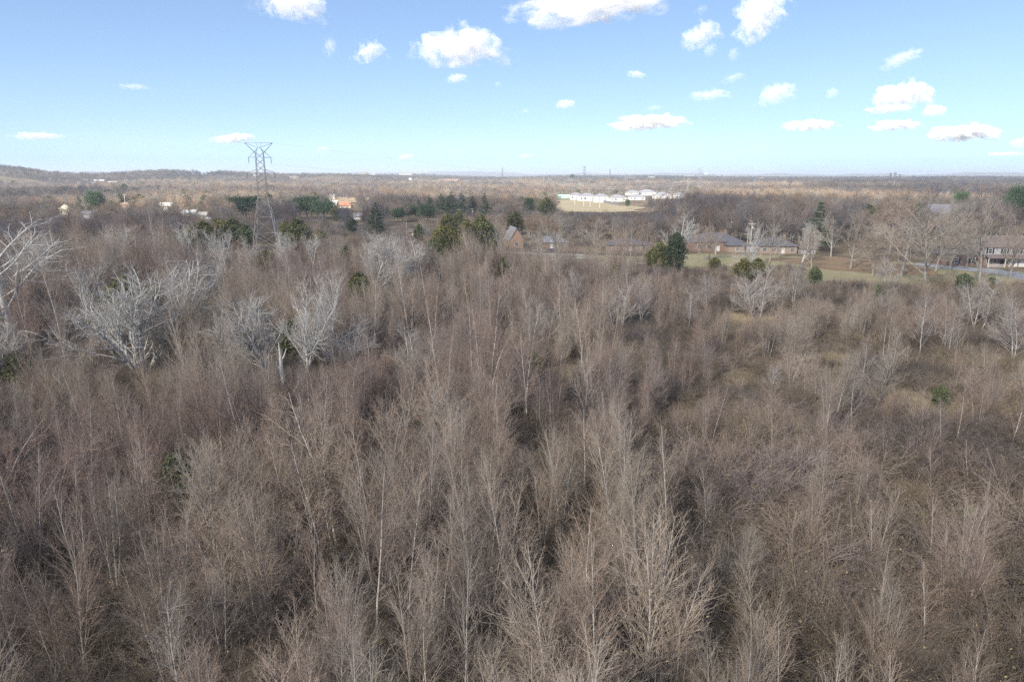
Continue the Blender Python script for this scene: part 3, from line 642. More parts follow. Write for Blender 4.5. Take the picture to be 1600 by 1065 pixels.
FARP = 'distant lattice pylons along the power line'
DP = {}
for (u, vt, D, lab) in [(850, 275, 1150, 'left one of the close pair of pale pylons left of the apartments'), (858, 277, 1160, 'right one of the close pair of pale pylons left of the apartments'),
                        (913, 259, 2300, 'slender far pylon rising above skyline left of the apartments'), (953, 264, 2500, 'faint far pylon above the wooded hill beyond the apartments'),
                        (1076, 278, 900, 'reddish pylon at the right end of the apartments'), (1094, 262, 1000, 'tallest far pylon, rising above the skyline right of the apartments'),
                        (1141, 281, 1000, 'short pylon left of the pale fallow strip'), (1151, 284, 900, 'wide pale pylon over the fallow strip'),
                        (1180, 280, 1250, 'pylon right of the fallow strip'), (785, 262, 3000, 'tiny pylon on the skyline left of centre')]:
    DP[u] = lattice(u, vt, D, lab, detail=False, th=1.15*D/1000, group=FARP, name='pylon', m_=mat('dull steel', (.27, .255, .25), rough=.7))
def wire(label, spans, r, name='power_line', m_=None, group=None):
    m = MB()
    for a, b, sag in spans:
        a, b = Vector(a), Vector(b); n_ = 14; P = [a.lerp(b, i/n_)-Vector((0, 0, sag*4*(i/n_)*(1-i/n_))) for i in range(n_+1)]
        for p, q in zip(P[:-1], P[1:]): m.bar(p, q, r, 3)
    o = m.build(name, m_ or M_DMETAL); tag(o, label, 'wires', group); return o
def wp(e, t): bpy.context.view_layer.update(); return e.matrix_world @ Vector(t)
for s, side in ((-1, 'left'), (1, 'right')):
    sp = []
    for i, t in enumerate(mtips):
        if (t[0] > 0) == (s > 0):
            a = wp(main, t); b1 = Vector((a.x-700, a.y+1100, a.z+6)); b2 = Vector((a.x+330*1.2, a.y+950, a.z+2))
            sp += [(a, b1 if s < 0 else b2, 14)]
    wire('thin conductors sagging away from the %s side of the tall tower' % side, sp, .011, 'conductor_wires', M_METAL)
p1, p2 = DP[858], DP[1076]
wire('conductors strung between the pale pylon pair and the reddish pylon', [(wp(p1[0], t), wp(p2[0], t2), 9) for t, t2 in zip(p1[1][:4], p2[1][:4])], .07, 'conductor_wires', M_METAL)
p1, p2 = DP[1094], DP[1180]
wire('conductors strung right from the tallest far pylon', [(wp(p1[0], t), wp(p2[0], t2), 9) for t, t2 in zip(p1[1][:4], p2[1][:4])], .07, 'conductor_wires', M_METAL)
# utility poles
def pole(u, v, vt, label, D=None, lamp=False, m_=M_POLE, arm=True, name='utility_pole', cat='pole', r=.16):
    x, y, z = spot(u, v, D); z = min(z, zat(v, y)); h = zat(vt, y)-z; e = empty(name, (x, y, z), random.uniform(-.5, .5)); tag(e, label, cat)
    m = MB(); m.bar((0, 0, -.5), (0, 0, h), r*1.15, 8, r*.75); m.build('pole', m_, e)
    if arm:
        a = MB(); a.box(-1.2, 1.2, -.09, .09, h-.75, h-.6); ao = a.build('crossarm', m_, e)
        for xx in (-1.1, -.55, .55, 1.1): i = MB(); i.bar((xx, 0, h-.6), (xx, 0, h-.38), .07, 6); i.build('insulator', M_WHITE, ao)
        t = MB(); t.bar((.35, 0, h-2.4), (.35, 0, h-1.5), .24, 10); t.build('transformer', M_TROOF, e)
    if lamp:
        q = MB(); q.bar((0, 0, h-.1), (1.6, 0, h+.2), .05, 5); q.box(1.2, 2.2, -.2, .2, h+.1, h+.3); q.build('lamp_head', M_WHITE, e)
    return e, Vector((x, y, z+h-.4))
P1 = pole(107, 378, 335, 'tall wooden pole at far left in front of the woods', r=.2)
P2 = pole(197, 331, 303, 'pale pole beside the orange brick house', m_=M_LPOLE, r=.25)
P3 = pole(241, 341, 315, 'pole at the right side of the street left of the cream house', m_=M_LPOLE, r=.25)
P4 = pole(234, 348, 332, 'short white pole with side lamp at the near end of the street', m_=M_WHITE, arm=False, lamp=True, r=.16)
P5 = pole(246, 322, 301, 'thin far pole above the cream house', r=.22)
P6 = pole(636, 378, 347, 'pale square topped pole left of the cedar clump', m_=M_LPOLE, arm=False, r=.2)
P7 = pole(738, 345, 325, 'pole with white transformer behind the cedars', D=430, r=.2)
P8 = pole(805, 345, 317, 'thin pole above the brick gable', D=450, m_=M_LPOLE, r=.18)
pole(1118, 397, 378, 'short pale pole on the lawn in front of the brick ranch house', m_=M_LPOLE, arm=False, r=.17)
P9 = pole(1172, 392, 347, 'utility pole with white fittings behind the two ranch houses', m_=M_LPOLE, r=.18)
pole(299, 325, 305, 'pole left of the tall tower beyond the barn', D=650, m_=M_LPOLE, r=.2)
pole(309, 330, 311, 'stout pale pole right behind the barn', D=560, m_=M_WHITE, arm=False, r=.45)
pole(866, 314, 303, 'thin pale lamp post left of the green roof', D=760, m_=M_LPOLE, arm=False, lamp=True, name='lamp_post', r=.13)
for u, lab in ((898, 'first pale lamp post from the left along the dark fence'), (912, 'second pale lamp post from the left along the dark fence'), (922, 'third pale lamp post from the left along the dark fence'), (937, 'fourth pale lamp post from the left along the dark fence')):
    pole(u, 319+(u-898)*.17, 307+(u-898)*.05, lab, D=640-(u-898)*1.6, m_=M_WHITE, arm=False, lamp=True, name='lamp_post', r=.13)
for (u, v, vt) in ((840, 346, 330), (854, 348, 335)): pole(u, v, vt, 'thin grey pole among bare trees above the brick gable, %s one' % ('left' if u < 850 else 'right'), D=400, r=.14)
def fromv(u, v, D): return Vector((Xof(u, D, zat(v, D)), D, zat(v, D)))
wire('pale cable sloping up from the left edge to the far pole', [(fromv(-60, 325, 330), fromv(107, 311.5, 420), 1.0), (fromv(107, 311.5, 420), P5[1], 1.5)], .07, m_=M_METAL)
wire('pale cable from the wooden far left pole to the pole by the cream house', [(fromv(-60, 352, 250), P1[1]+Vector((0, 0, 1)), .8), (P1[1]+Vector((0, 0, -1)), P3[1], 2.2), (P3[1], fromv(400, 303, 600), 3)], .055, m_=M_METAL)
wire('lower thin cable parallel to the sloping pale cable at left', [(fromv(-60, 333, 330), fromv(140, 316.5, 430), 1.5)], .04, m_=M_METAL)
wire('thin cables crossing in front of the pines left of centre', [(P6[1], P7[1], 2.5), (fromv(560, 315, 430), P7[1], 3), (P7[1], P8[1], 2)], .05, m_=M_METAL)
wire('thin cables crossing behind the ranch houses', [(P9[1], fromv(1300, 372, 240), 1.5), (fromv(1040, 352, 270), P9[1], 1.5), (P9[1]+Vector((0, 0, -1.5)), fromv(1330, 382, 235), 2)], .03, m_=M_METAL)
# antenna masts
for u, vt, lab in ((1391, 270, 'left of three masts with dark antenna heads above the long warehouse'), (1398, 269, 'middle of three masts with dark antenna heads, in front of a white stack'), (1405.5, 272, 'right of three masts with dark antenna heads above the long warehouse')):
    D = 1100; x = Xof(u, D, 20); z = gz(x, D); h = zat(vt, D)-z; e = empty('antenna_mast', (x, D, z)); tag(e, lab, 'mast', 'antenna masts above the warehouse')
    m = MB(); m.bar((0, 0, -1), (0, 0, h), .7, 8, .4); m.build('mast', M_TROOF if u == 1398 else M_GREY, e)
    for i in range(4):
        m = MB()
        for k in range(6): a = k*math.pi/3; m.box(math.cos(a)*1.5-.3, math.cos(a)*1.5+.3, math.sin(a)*1.5-.2, math.sin(a)*1.5+.2, h-2.5-i*3.2, h-.2-i*3.2)
        m.bar((-1.7, 0, h-1.3-i*3.2), (1.7, 0, h-1.3-i*3.2), .15, 4); m.build('antenna_array', M_DMETAL, e)
# ------------------------------------------------------------------ cars
def car(u, v, rot, col, label, kind='car'):
    x, y, _ = spot(u, v); e = empty('parked_'+kind, (x, y, .1), R(rot)); tag(e, label, kind)
    m = bpy.data.meshes.new('body'); prof = [(-2.2, .35), (-2.25, .85), (-1.5, .98), (-.95, 1.5), (.9, 1.55), (1.75, 1.0), (2.25, .9), (2.25, .35)]
    V_ = [(px_, s*.88, z) for s in (-1, 1) for px_, z in prof]; n_ = len(prof)
    F_ = [list(range(n_))[::-1], list(range(n_, 2*n_))]+[[i, (i+1) % n_, n_+(i+1) % n_, n_+i] for i in range(n_)]
    m.from_pydata(V_, [], F_); m.materials.append(col); m.update(); o = add_obj('body', m, e)
    bv = o.modifiers.new('bevel', 'BEVEL'); bv.width = .08; bv.segments = 2
    q = MB(); q.poly([(-1.42, -.72, 1.02), (-1.42, .72, 1.02), (-.98, .68, 1.46), (-.98, -.68, 1.46)][::-1]); 
    for s in (-1, 1): q.poly([(-.85, s*.895, 1.02), (1.5, s*.895, 1.02), (.85, s*.895, 1.45), (-.85, s*.895, 1.45)])
    q.poly([(1.75, -.7, 1.04), (1.75, .7, 1.04), (.96, .66, 1.53), (.96, -.66, 1.53)]); q.build('window', M_GLASS, e)
    for sx in (-1.4, 1.4):
        for s in (-1, 1):
            t = MB(); t.bar((sx, s*.7, .33), (sx, s*.92, .33), .34, 14); w_ = t.build('wheel', M_BLACK, e); t = MB(); t.bar((sx, s*.92, .33), (sx, s*.93, .33), .19, 10); t.build('rim', M_METAL, w_)
    for s in (-.6, .6): t = MB(); t.box(-2.27, -2.22, s-.18, s+.18, .62, .76); t.build('headlight', M_WHITE, e)
car(861, 395.3, 12, mat('dark blue car paint', (.03, .035, .05), rough=.3, var=.05, spec=.5), 'dark car parked on the pale drive right of the brick gable')
car(842, 395.0, 170, mat('grey car paint', (.25, .26, .28), rough=.3, var=.05, spec=.5), 'grey car parked left of the dark one on the pale drive')
# ------------------------------------------------------------------ named trees
PO = dict(OAK, trunk=2, kids=[12, 10, 7, 5])
poaks = [make_tree('paleoak%d' % i, PO, 450+i, 1, 11.5, .36, M_PALE, M_PTWIG) for i in range(2)]
VH.update({k: vh(k) for k in poaks})
NAMED = []
def tree_at(key, u, v, vt, label, name, sxy=None, cat='tree', group=None, rz=None, D=None, cn='crown'):
    x, y, z = spot(u, v, D); h = zat(vt, y)-z; pw = (v-vt)*.3*(sxy or 1)
    if y < 210: NAMED.append((u, y, pw))
    if y > 90: CLEAR.append((u-pw, u+pw, y-(55 if y < 300 else 110) if cat == 'evergreen' else y-12, y+2))
    return place(key, name, x, y, h/VH[key], label, cat, group, z, rz, sxy, crownname=cn)
for (k, u, v, vt, w_, lab) in [
    ('paleoak0', 28, 548, 338, 1.45, 'tallest pale grey bare tree with straight forked trunk at the left edge'),
    ('syc0', 225, 592, 404, 1.15, 'broad silvery white bare tree with sweeping low limbs, largest at left'),
    ('syc3', 138, 520, 400, .8, 'thin pale leaning tree between the tall left edge tree and the broad white one'),
    ('syc1', 430, 592, 455, 1.1, 'white bare tree reaching left, directly below the tall tower'),
    ('syc2', 482, 590, 422, .8, 'dense white bare tree in the middle of the white group below the tower'),
    ('paleoak1', 520, 578, 415, .8, 'straight white trunked tree at the right of the white group below the tower'),
    ('syc2', 540, 580, 500, 1.4, 'low spreading white tree at the right foot of the white group'),
    ('syc1', 578, 465, 362, 1.0, 'pale forked tree right of the tall tower'),
    ('syc0', 614, 458, 368, .9, 'pale tree with wide crown just right of the pale forked tree'),
    ('syc2', 2, 610, 470, .9, 'white twisted tree cut by the left edge'),
    ('syc3', 355, 440, 352, .9, 'pale thin tree left of the base of the tall tower'),
    ('syc2', 398, 425, 365, .9, 'white tree entwined with the left legs of the tall tower'),
    ('syc1', 437, 428, 360, .8, 'white tree entwined with the right legs of the tall tower'),
    ('syc3', 487, 430, 365, .8, 'thin white tree a little right of the tall tower'),
    ('paleoak0', 1063, 428, 332, .85, 'pale spreading tree in front of the large dark evergreen'),
    ('syc3', 1178, 432, 342, .7, 'tall thin pale tree standing between the two ranch houses'),
    ('syc1', 1252, 410, 345, .7, 'pale twin stemmed tree beside the dark green spruce'),
    ('syc2', 330, 470, 385, 1.0, 'pale bushy tree behind and right of the broad white tree'), ('syc1', 80, 480, 375, 1.0, 'pale grey tree between the tall left edge tree and the dark wood'), ('paleoak1', 190, 440, 350, 1.1, 'grey pale tree behind the broad white tree, farther back'),
    ('paleoak0', 650, 450, 372, .9, 'thin pale tree left of the cedar clump'), ('syc3', 290, 425, 345, 1.0, 'pale tree on the far side of the left wood, near the barn')]:
    tree_at(k, u, v, vt, lab, 'pale_bare_tree', w_)
for (u, v, vt, lab) in [
    (655, 620, 500, 'pale fan shaped young tree in the thicket at centre left'), (905, 495, 412, 'pale slim tree in the middle of the thicket below the long low house'), (827, 548, 462, 'pale forked young tree left of centre'), (850, 545, 460, 'pale young tree right beside the forked one left of centre'),
    (965, 525, 440, 'pale young tree at centre of the thicket'), (1003, 515, 430, 'pale bushy young tree right of centre'), (1075, 525, 440, 'pale feathery tree below the large dark evergreen'),
    (1105, 492, 420, 'pale thin tree above the golden grass patch'), (1182, 505, 410, 'pale curved tree right of the golden grass patch'), (912, 660, 540, 'pale arching tree in the centre of the thicket'),
    (1330, 665, 565, 'pale crooked tree in the right middle thicket'), (1345, 600, 520, 'pale short tree above the crooked one at right'), (1437, 560, 452, 'pale lone tree at the right in front of the drive'),
    (1480, 570, 470, 'grey white tree right of the pale lone tree'), (1528, 520, 425, 'pale slim tree in front of the two storey house'), (1582, 575, 462, 'pale branching tree near the right edge'),
    (1240, 485, 400, 'pale thin tree in front of the tan ranch house'), (1385, 500, 445, 'pale small tree at the edge of the lawn'), (285, 1105, 905, 'pale open young tree at the bottom left'),
    (1205, 620, 560, 'pale bent sapling right of the golden grass patch'), (700, 520, 455, 'pale thin tree below the cedar clump'), (1015, 1140, 985, 'pale sapling at the bottom right of centre'), (1385, 450, 398, 'pale small tree on the lawn left of the big yard trees')]:
    tree_at(random.choice(psaps), u, v, vt, lab, 'pale_young_tree', random.uniform(.9, 1.15))
for (u, v, vt, w_, lab) in [
    (875, 415, 335, .9, 'grey yard tree with heavy trunk beside the parked dark car'), (932, 410, 338, 1.15, 'broad pinkish brown yard tree in front of the long low house'), (970, 413, 345, 1, 'yard tree at the right end of the pale drive'),
    (1003, 414, 350, .9, 'twin yard tree left of the large dark evergreen'), (845, 412, 345, .8, 'slender yard tree right of the brick gable'), (780, 408, 345, 1, 'brown bare tree left of the brick gable'),
    (1108, 405, 345, .8, 'grey bare tree behind the left ranch house roof'), (1329, 420, 322, .9, 'tall grey yard tree right of the green spruce'), (1363, 432, 345, .9, 'yard tree with forked pale limbs on the leafy ground'),
    (1408, 432, 305, 1, 'tall dense yard tree left of the drive'), (1445, 452, 300, 1.05, 'big many limbed yard tree at the bend of the drive'), (1484, 424, 308, .9, 'yard tree at the left corner of the brick wing'),
    (1530, 448, 298, .9, 'tall straight yard tree in front of the two storey house'), (1578, 436, 335, .9, 'smaller yard tree before the white garage doors'), (1298, 402, 330, 1, 'bare yard tree right behind the green spruce'),
    (1390, 395, 318, 1, 'bare tree beyond the leafy ground at right'), (1500, 372, 312, 1, 'bare tree on the rise by the grey blue roof'), (1352, 380, 325, 1, 'bare tree near the small brick house with white porch'),
    (1548, 372, 300, 1, 'bare tree rising behind the two storey roof'), (1240, 372, 320, 1, 'bare tree left of the green spruce'), (715, 392, 352, 1.1, 'round grey bare tree left of the cedar clump'),
    (1090, 408, 350, .9, 'bare tree screening the left end of the brick ranch house'), (1203, 408, 348, .9, 'bare tree before the left half of the tan ranch house'),
    (1462, 424, 340, 1, 'bare tree left of the brick wing across the drive'), (1510, 420, 335, .9, 'thin bare tree screening the brick wing windows'), (1268, 420, 352, .9, 'bare tree on the lawn edge under the green spruce')]:
    tree_at(random.choice(oaks), u, v, vt, lab, 'bare_yard_tree', w_)
for (k, u, v, vt, w_, lab, D) in [
    ('pine0', 588, 372, 317, 1.15, 'tall grey green spruce left of centre', None), ('pine1', 1276, 392, 316, 1.0, 'tall dark green spruce right of the ranch houses', None), ('pine0', 757, 350, 302, .9, 'dark pine standing alone right of the pine row', 440),
    ('dome0', 385, 350, 306, 1.55, 'wide domed dark pine directly left of the tall tower', 430), ('dome1', 480, 348, 307, 1.6, 'wide domed dark pine right of the tall tower', 440), ('dome0', 507, 350, 313, 1.4, 'lower green pine joined to the domed pine right of the tower', 430),
    ('pine1', 655, 352, 311, 1.1, 'first pine from the left in the pine row left of centre', 440), ('pine0', 672, 350, 305, 1.1, 'second pine from the left in the pine row', 450), ('pine1', 690, 350, 303, 1.1, 'third pine from the left in the pine row', 455),
    ('pine0', 706, 348, 300, 1.2, 'fourth pine from the left in the pine row', 460), ('pine1', 722, 348, 302, 1.2, 'rightmost pine in the pine row', 450), ('dome1', 640, 352, 318, .9, 'low broad pine in front of the pine row', 415), ('dome0', 668, 352, 319, .9, 'broad bright green pine beneath the pine row', 400),
    ('dome0', 152, 336, 298, .75, 'dark domed pine at far left above the white fronted house', 500), ('pine1', 126, 336, 307, 1.0, 'dark pine directly left of the domed pine at far left', 500),
    ('cedar0', 677, 416, 372, 1.0, 'rounded cedar at the left of the cedar clump', None), ('cedar1', 706, 410, 352, 1.25, 'broad grey green cedar second from left in the clump', None), ('cedar2', 730, 412, 344, .95, 'tall olive cedar in the middle of the clump', None),
    ('cedar0', 752, 410, 337, 1.1, 'tallest dark cedar at the right of the clump', None), ('cedar1', 700, 375, 334, 1.1, 'dark cedar behind the clump', 300), ('cedar2', 718, 372, 330, 1.0, 'second dark cedar behind the clump', 310),
    ('cedar0', 418, 434, 391, 1.25, 'bright olive cedar at the foot of the tall tower', None), ('cedar1', 322, 398, 345, 1.2, 'leftmost olive cedar in the row left of the tower', None), ('cedar2', 345, 392, 343, 1.3, 'second olive cedar in the row left of the tower', None),
    ('cedar0', 366, 390, 341, 1.3, 'third olive cedar in the row left of the tower', None), ('cedar1', 310, 405, 352, 1.2, 'dark cedar low at the left end of the tower row', None), ('cedar1', 448, 392, 346, 1.0, 'cedar right behind the legs of the tower', None), ('cedar2', 467, 396, 341, 1.1, 'pointed cedar right of the tower legs', None),
    ('cedar0', 541, 420, 384, 1.1, 'small dark cedar beside the pale forked tree', None), ('cedar1', 655, 380, 350, 1.0, 'dark cedar behind the pale square topped pole', None), ('cedar2', 420, 330, 300, 1.0, 'dark cedar seen through the tower', 560),
    ('cedar0', 853, 352, 309, 1.4, 'dark evergreen left of the tan field', 440), ('cedar1', 805, 372, 331, 1.5, 'dark evergreen above the brick gable', 320), ('broad0', 1054, 432, 364, .68, 'large dark green broadleaf evergreen behind the pale spreading tree', None), ('cedar2', 1030, 430, 378, .9, 'dark green evergreen at the left of the large one', None),
    ('cedar0', 1116, 428, 402, 1.4, 'round dark cedar on the near edge of the lawn', None), ('cedar2', 1160, 445, 404, 1.3, 'ragged dark cedar beside the broken trunk', None), ('cedar1', 1182, 440, 403, 1.1, 'small green cedar between ranch houses at lawn edge', None),
    ('cedar1', 1271, 455, 417, 1.0, 'dark green cedar alone at the lawn edge in the right middle', None), ('cedar0', 1503, 462, 427, 1.3, 'clipped round cedar in front of the drive', None), ('cedar2', 1548, 455, 433, 1.5, 'low cedar right of the clipped round one', None),
    ('cedar0', 1367, 478, 445, 1.1, 'small dark cedar left of the big yard trees', None), ('cedar2', 1392, 470, 455, 1.3, 'tiny dark cedar right of the small dark one', None), ('cedar1', 36, 612, 548, 1.2, 'olive green cedar at the foot of the tall left edge tree', None),
    ('cedar0', 205, 545, 432, .9, 'dark cedar hidden behind the broad white tree, left part', None), ('cedar2', 238, 535, 450, 1.2, 'dark cedar behind the middle of the broad white tree', None), ('cedar1', 305, 540, 460, 1.1, 'dark cedar behind the right part of the broad white tree', None), ('cedar0', 170, 540, 470, 1.0, 'low dark cedar at the left of the broad white tree', None),
    ('cedar1', 562, 480, 425, 1.1, 'green cedar under the pale forked tree', None), ('cedar2', 595, 460, 420, 1.1, 'dark cedar between the two pale trees right of the tower', None), ('cedar0', 455, 560, 500, 1.2, 'dark cedar behind the white group below the tower', None),
    ('cedar2', 545, 565, 520, 1.3, 'olive cedar at the right foot of the white group', None), ('cedar1', 732, 490, 452, .8, 'narrow olive cedar in the thicket below the cedar clump', None), ('cedar0', 786, 440, 402, .8, 'small cedar at the thicket edge below the brick gable', None),
    ('cedar2', 830, 600, 548, .9, 'olive cedar in the middle thicket', None), ('cedar1', 775, 605, 560, .7, 'thin olive cedar left of the middle thicket cedar', None), ('cedar0', 1467, 640, 602, 1.1, 'lone dark green shrub like cedar at the right', None),
    ('cedar2', 278, 800, 712, 1.1, 'dark olive cedar sunk in the thicket lower left', None), ('cedar1', 190, 770, 722, 1.2, 'olive cedar in the thicket left of the dark one', None), ('cedar0', 1510, 850, 790, 1.0, 'olive green cedar deep in the brush at lower right', None), ('cedar2', 960, 450, 412, .8, 'dark cedar at the thicket edge below the long low house', None),
    ('cedar1', 884, 445, 415, .8, 'small cedar under the heavy trunked yard tree', None), ('dome0', 1590, 350, 290, .55, 'tall dark pine at the right edge above the two storey house', 330), ('dome1', 1497, 330, 298, .5, 'yellow green pine on the skyline of the right woods', 420),
    ('dome1', 980, 326, 311, .5, 'round green evergreen in front of the apartments', 560), ('dome0', 1065, 330, 314, .4, 'dark evergreen below the reddish pylon', 540), ('cedar0', 1120, 316, 297, 1.5, 'olive evergreen between the far pylons', 700), ('cedar1', 195, 305, 287, 1.5, 'dark evergreen on the left slope', 1000),
    ('pine1', 606, 352, 322, 1.0, 'dark pine between the tall spruce and the pine row', 430), ('cedar2', 385, 392, 350, 1.1, 'dark cedar at the right end of the row left of the tower', None), ('cedar0', 525, 352, 322, 1.3, 'dark green cedar below the lower green pine', 410),
    ('dome1', 622, 352, 325, .9, 'bushy green pine at the left of the pine row', 400), ('cedar1', 550, 372, 340, 1.4, 'dark cedar left of the tall spruce', 330), ('pine0', 738, 350, 306, 1.1, 'pine at the right end, next to the lone dark pine', 460),
    ('cedar0', 692, 402, 352, 1.2, 'bushy green cedar between the rounded and the broad cedar', None), ('cedar1', 768, 405, 352, .9, 'dark cedar flanking the clump on its right', None), ('dome1', 822, 345, 308, .8, 'dark rounded evergreen left of the evergreen by the tan field', 450),
    ('cedar2', 1020, 425, 388, 1.3, 'dark cedar low at the left foot of the large dark evergreen', None), ('cedar0', 500, 398, 358, 1.2, 'olive cedar right of the pointed cedar', None), ('cedar1', 285, 405, 362, 1.2, 'low dark cedar far left of the tower row', None),
    ('cedar0', 1350, 345, 318, 1.3, 'dark cedar in the bare woods above the small brick house', 330), ('cedar2', 1430, 350, 318, 1.1, 'dark cedar in the woods behind the big yard tree', 340), ('dome0', 1130, 345, 318, .5, 'dark evergreen behind the left ranch house', 400),
    ('dome0', 894, 283, 272, .5, 'round dark tree on the far crest left of the far pylon', 2300)]:
    if k.startswith('dome') and u in (1048, 1030): pass
    tree_at(k, u, v, vt, lab, {'c': 'cedar_tree', 'p': 'pine_tree', 'd': 'evergreen_tree', 'b': 'evergreen_tree'}[k[0]], w_, cat='evergreen', D=D, cn='foliage')
def snag(u, v, vt, label, lean, r=.3):
    x, y, z = spot(u, v); h = zat(vt, y); t = Tubes(); rs = np.random.default_rng(int(u)); P = [np.array([0, 0, -.3])]
    for k in range(7): P.append(P[-1]+np.array([lean+rs.normal()*.06, rs.normal()*.06, (h+.3)/7]))
    t.add(np.array(P), np.array([r, r*.95, r*.9, r*.9, r*.8, r*.7, r*.5, .04]), 8); o = t.mesh('dead_trunk', M_PALE if lean < 0 else M_OAK)
    o = add_obj('dead_trunk', o, None, (x, y, 0)); tag(o, label, 'dead tree')
    for k in range(3): 
        b = Tubes(); q = P[4+k]; d = np.array([rs.normal(), rs.normal(), .8]); b.add(np.array([q, q+d*.7, q+d*1.2+[0, 0, .3]]), np.array([.1, .07, .02]), 5); add_obj('broken_branch', b.mesh('broken_branch', M_PALE if lean < 0 else M_OAK), o)
snag(447, 628, 538, 'broken pale dead trunk below the white group', -.06)
snag(1167, 432, 384, 'broken dark trunk at the lawn edge before the ranch houses', .02, .35)
# ------------------------------------------------------------------ thicket, woods: individuals first, the rest as stuff
def stuff(name, keys, pts, rz, sc, idx, label, cat, sz=None):
    """instances of trees that stand in the scene, one per point"""
    n = len(pts); me = bpy.data.meshes.new(name); me.vertices.add(n); me.vertices.foreach_set('co', np.asarray(pts, dtype=np.float32).ravel())
    for an, tp, arr in (('rz', 'FLOAT', rz), ('sc', 'FLOAT', sc), ('idx', 'INT', idx), ('sz', 'FLOAT', sz if sz is not None else sc)):
        a = me.attributes.new(an, tp, 'POINT'); a.data.foreach_set('value', np.asarray(arr, dtype=np.int32 if tp == 'INT' else np.float32))
    o = add_obj(name, me); tag(o, label, cat, kind='stuff')
    ng = bpy.data.node_groups.new(name, 'GeometryNodeTree'); ng.interface.new_socket('Geometry', in_out='INPUT', socket_type='NodeSocketGeometry'); ng.interface.new_socket('Geometry', in_out='OUTPUT', socket_type='NodeSocketGeometry')
    N = ng.nodes; L = ng.links; gi = N.new('NodeGroupInput'); go = N.new('NodeGroupOutput'); iop = N.new('GeometryNodeInstanceOnPoints'); L.new(gi.outputs[0], iop.inputs['Points'])
    jj = N.new('GeometryNodeJoinGeometry')
    for k in keys:
        j = N.new('GeometryNodeJoinGeometry')
        for ob in SRC[k]:
            oi = N.new('GeometryNodeObjectInfo'); oi.transform_space = 'ORIGINAL'; oi.inputs['Object'].default_value = ob; oi.inputs['As Instance'].default_value = False; L.new(oi.outputs['Geometry'], j.inputs[0])
        gti = N.new('GeometryNodeGeometryToInstance'); L.new(j.outputs[0], gti.inputs[0]); L.new(gti.outputs[0], jj.inputs[0])
    def at_(nm, t):
        q = N.new('GeometryNodeInputNamedAttribute'); q.data_type = t; q.inputs[0].default_value = nm; return q.outputs[0]
    L.new(jj.outputs[0], iop.inputs['Instance']); iop.inputs['Pick Instance'].default_value = True; L.new(at_('idx', 'INT'), iop.inputs['Instance Index'])
    cx = N.new('ShaderNodeCombineXYZ'); L.new(at_('rz', 'FLOAT'), cx.inputs[2]); L.new(cx.outputs[0], iop.inputs['Rotation'])
    cs = N.new('ShaderNodeCombineXYZ'); s = at_('sc', 'FLOAT'); L.new(s, cs.inputs[0]); L.new(s, cs.inputs[1]); L.new(at_('sz', 'FLOAT'), cs.inputs[2]); L.new(cs.outputs[0], iop.inputs['Scale'])
    L.new(iop.outputs[0], go.inputs[0]); md = o.modifiers.new('scatter', 'NODES'); md.node_group = ng
    return o
SRC = {}
def n2(x, y, s): return mnoise.noise(Vector((x*s, y*s, 3.7)))
CLEAR += [(380, 446, 120, 245)]
def cleared(u, D):
    for a in CLEAR:
        if a[0] < u < a[1] and a[2] < D < a[3]: return True
    return False
# golden or open gaps in the thicket, given by their centre (photo px) and radius (m)
GAPN = [(1060, 640, 2.6), (1150, 590, 3.4), (1300, 560, 4), (880, 585, 3), (830, 715, 2), (1010, 735, 2.1), (1420, 620, 3), (640, 690, 1.8)]
GAPS = [*((*at(u, v), r, r*.9) for u, v, r in GAPN), (*at(1160, 505), 7, 3), (*at(1205, 770), 3.6, 3), (*at(180, 990), 3.5, 2.5), (*at(1215, 700), 2.5, 2), (*at(1080, 560), 4, 2), (*at(830, 620), 2.5, 2), (*at(1470, 640), 4, 3), (*at(900, 900), 2, 1.6)]
NAMED += [(u, at(u, v)[1], r*14) for u, v, r in GAPN]+[(1160, 134, 42), (1205, 49, 30), (180, 33.5, 30), (1215, 59, 25)]
def ingap(x, y, k=1.0): return any(((x-a)/(rx*k))**2+((y-b)/(ry*k))**2 < 1 for a, b, rx, ry in GAPS)
M_STRAW = mat('dry grass blades', (.36, .295, .20), col2=(.22, .185, .125), scale=.15)
T = []; st_ = 3.3
def thick_end(u):
    return 190 if u < 300 else 200 if u < 830 else 185 if u < 1050 else 188 if u < 1250 else 162
for yy in np.arange(17, 215, st_*.9):
    hw_ = yy*.86+14
    for xx in np.arange(-hw_, hw_, st_):
        x = xx+random.uniform(-1.4, 1.4); y = yy+random.uniform(-1.3, 1.3); u = pix(x, y, 0)[0]
        if y > thick_end(u)+n2(x, y, .03)*12 or ingap(x, y): continue
        den = .80+.5*n2(x, y, .05); 
        if u < 330 and y > 92: den *= .55
        if u > 980: den *= (.74 if y > 60 else .8)
        if u > 1050 and y > 125: den *= .6
        if random.random() > den: continue
        h = 10.2+3.2*n2(x+90, y, .045)+random.uniform(-1.8, 1.4)
        if y > 120: h *= .85
        if u > 980 and y > 55: h *= .8
        if u < 640 and y < 96: h = min(h, 27*(1-y/97)+2.6+random.uniform(-.6, .6))
        if 372 < u < 452 and 110 < y < 215: h = min(h, max(1.5, 27*(1-y/219)+.6))
        for (tu, td, tw) in NAMED:
            if abs(u-tu) < tw and 0 < td-y < 26: h = min(h, max(1.8, 27*(1-y/td)+1.5))
        if u > 1050 and y > 120: h = random.uniform(3, 5)
        if u > 1050 and y < 60: h *= .72
        if u < 330 and y > 88: h = random.uniform(8, 14)
        T.append((x, y, u, h))
T.sort(key=lambda t: t[1])
inview = [t for t in T if -150 < t[2] < 1750]
ind = set(id(t) for t in inview[:300])
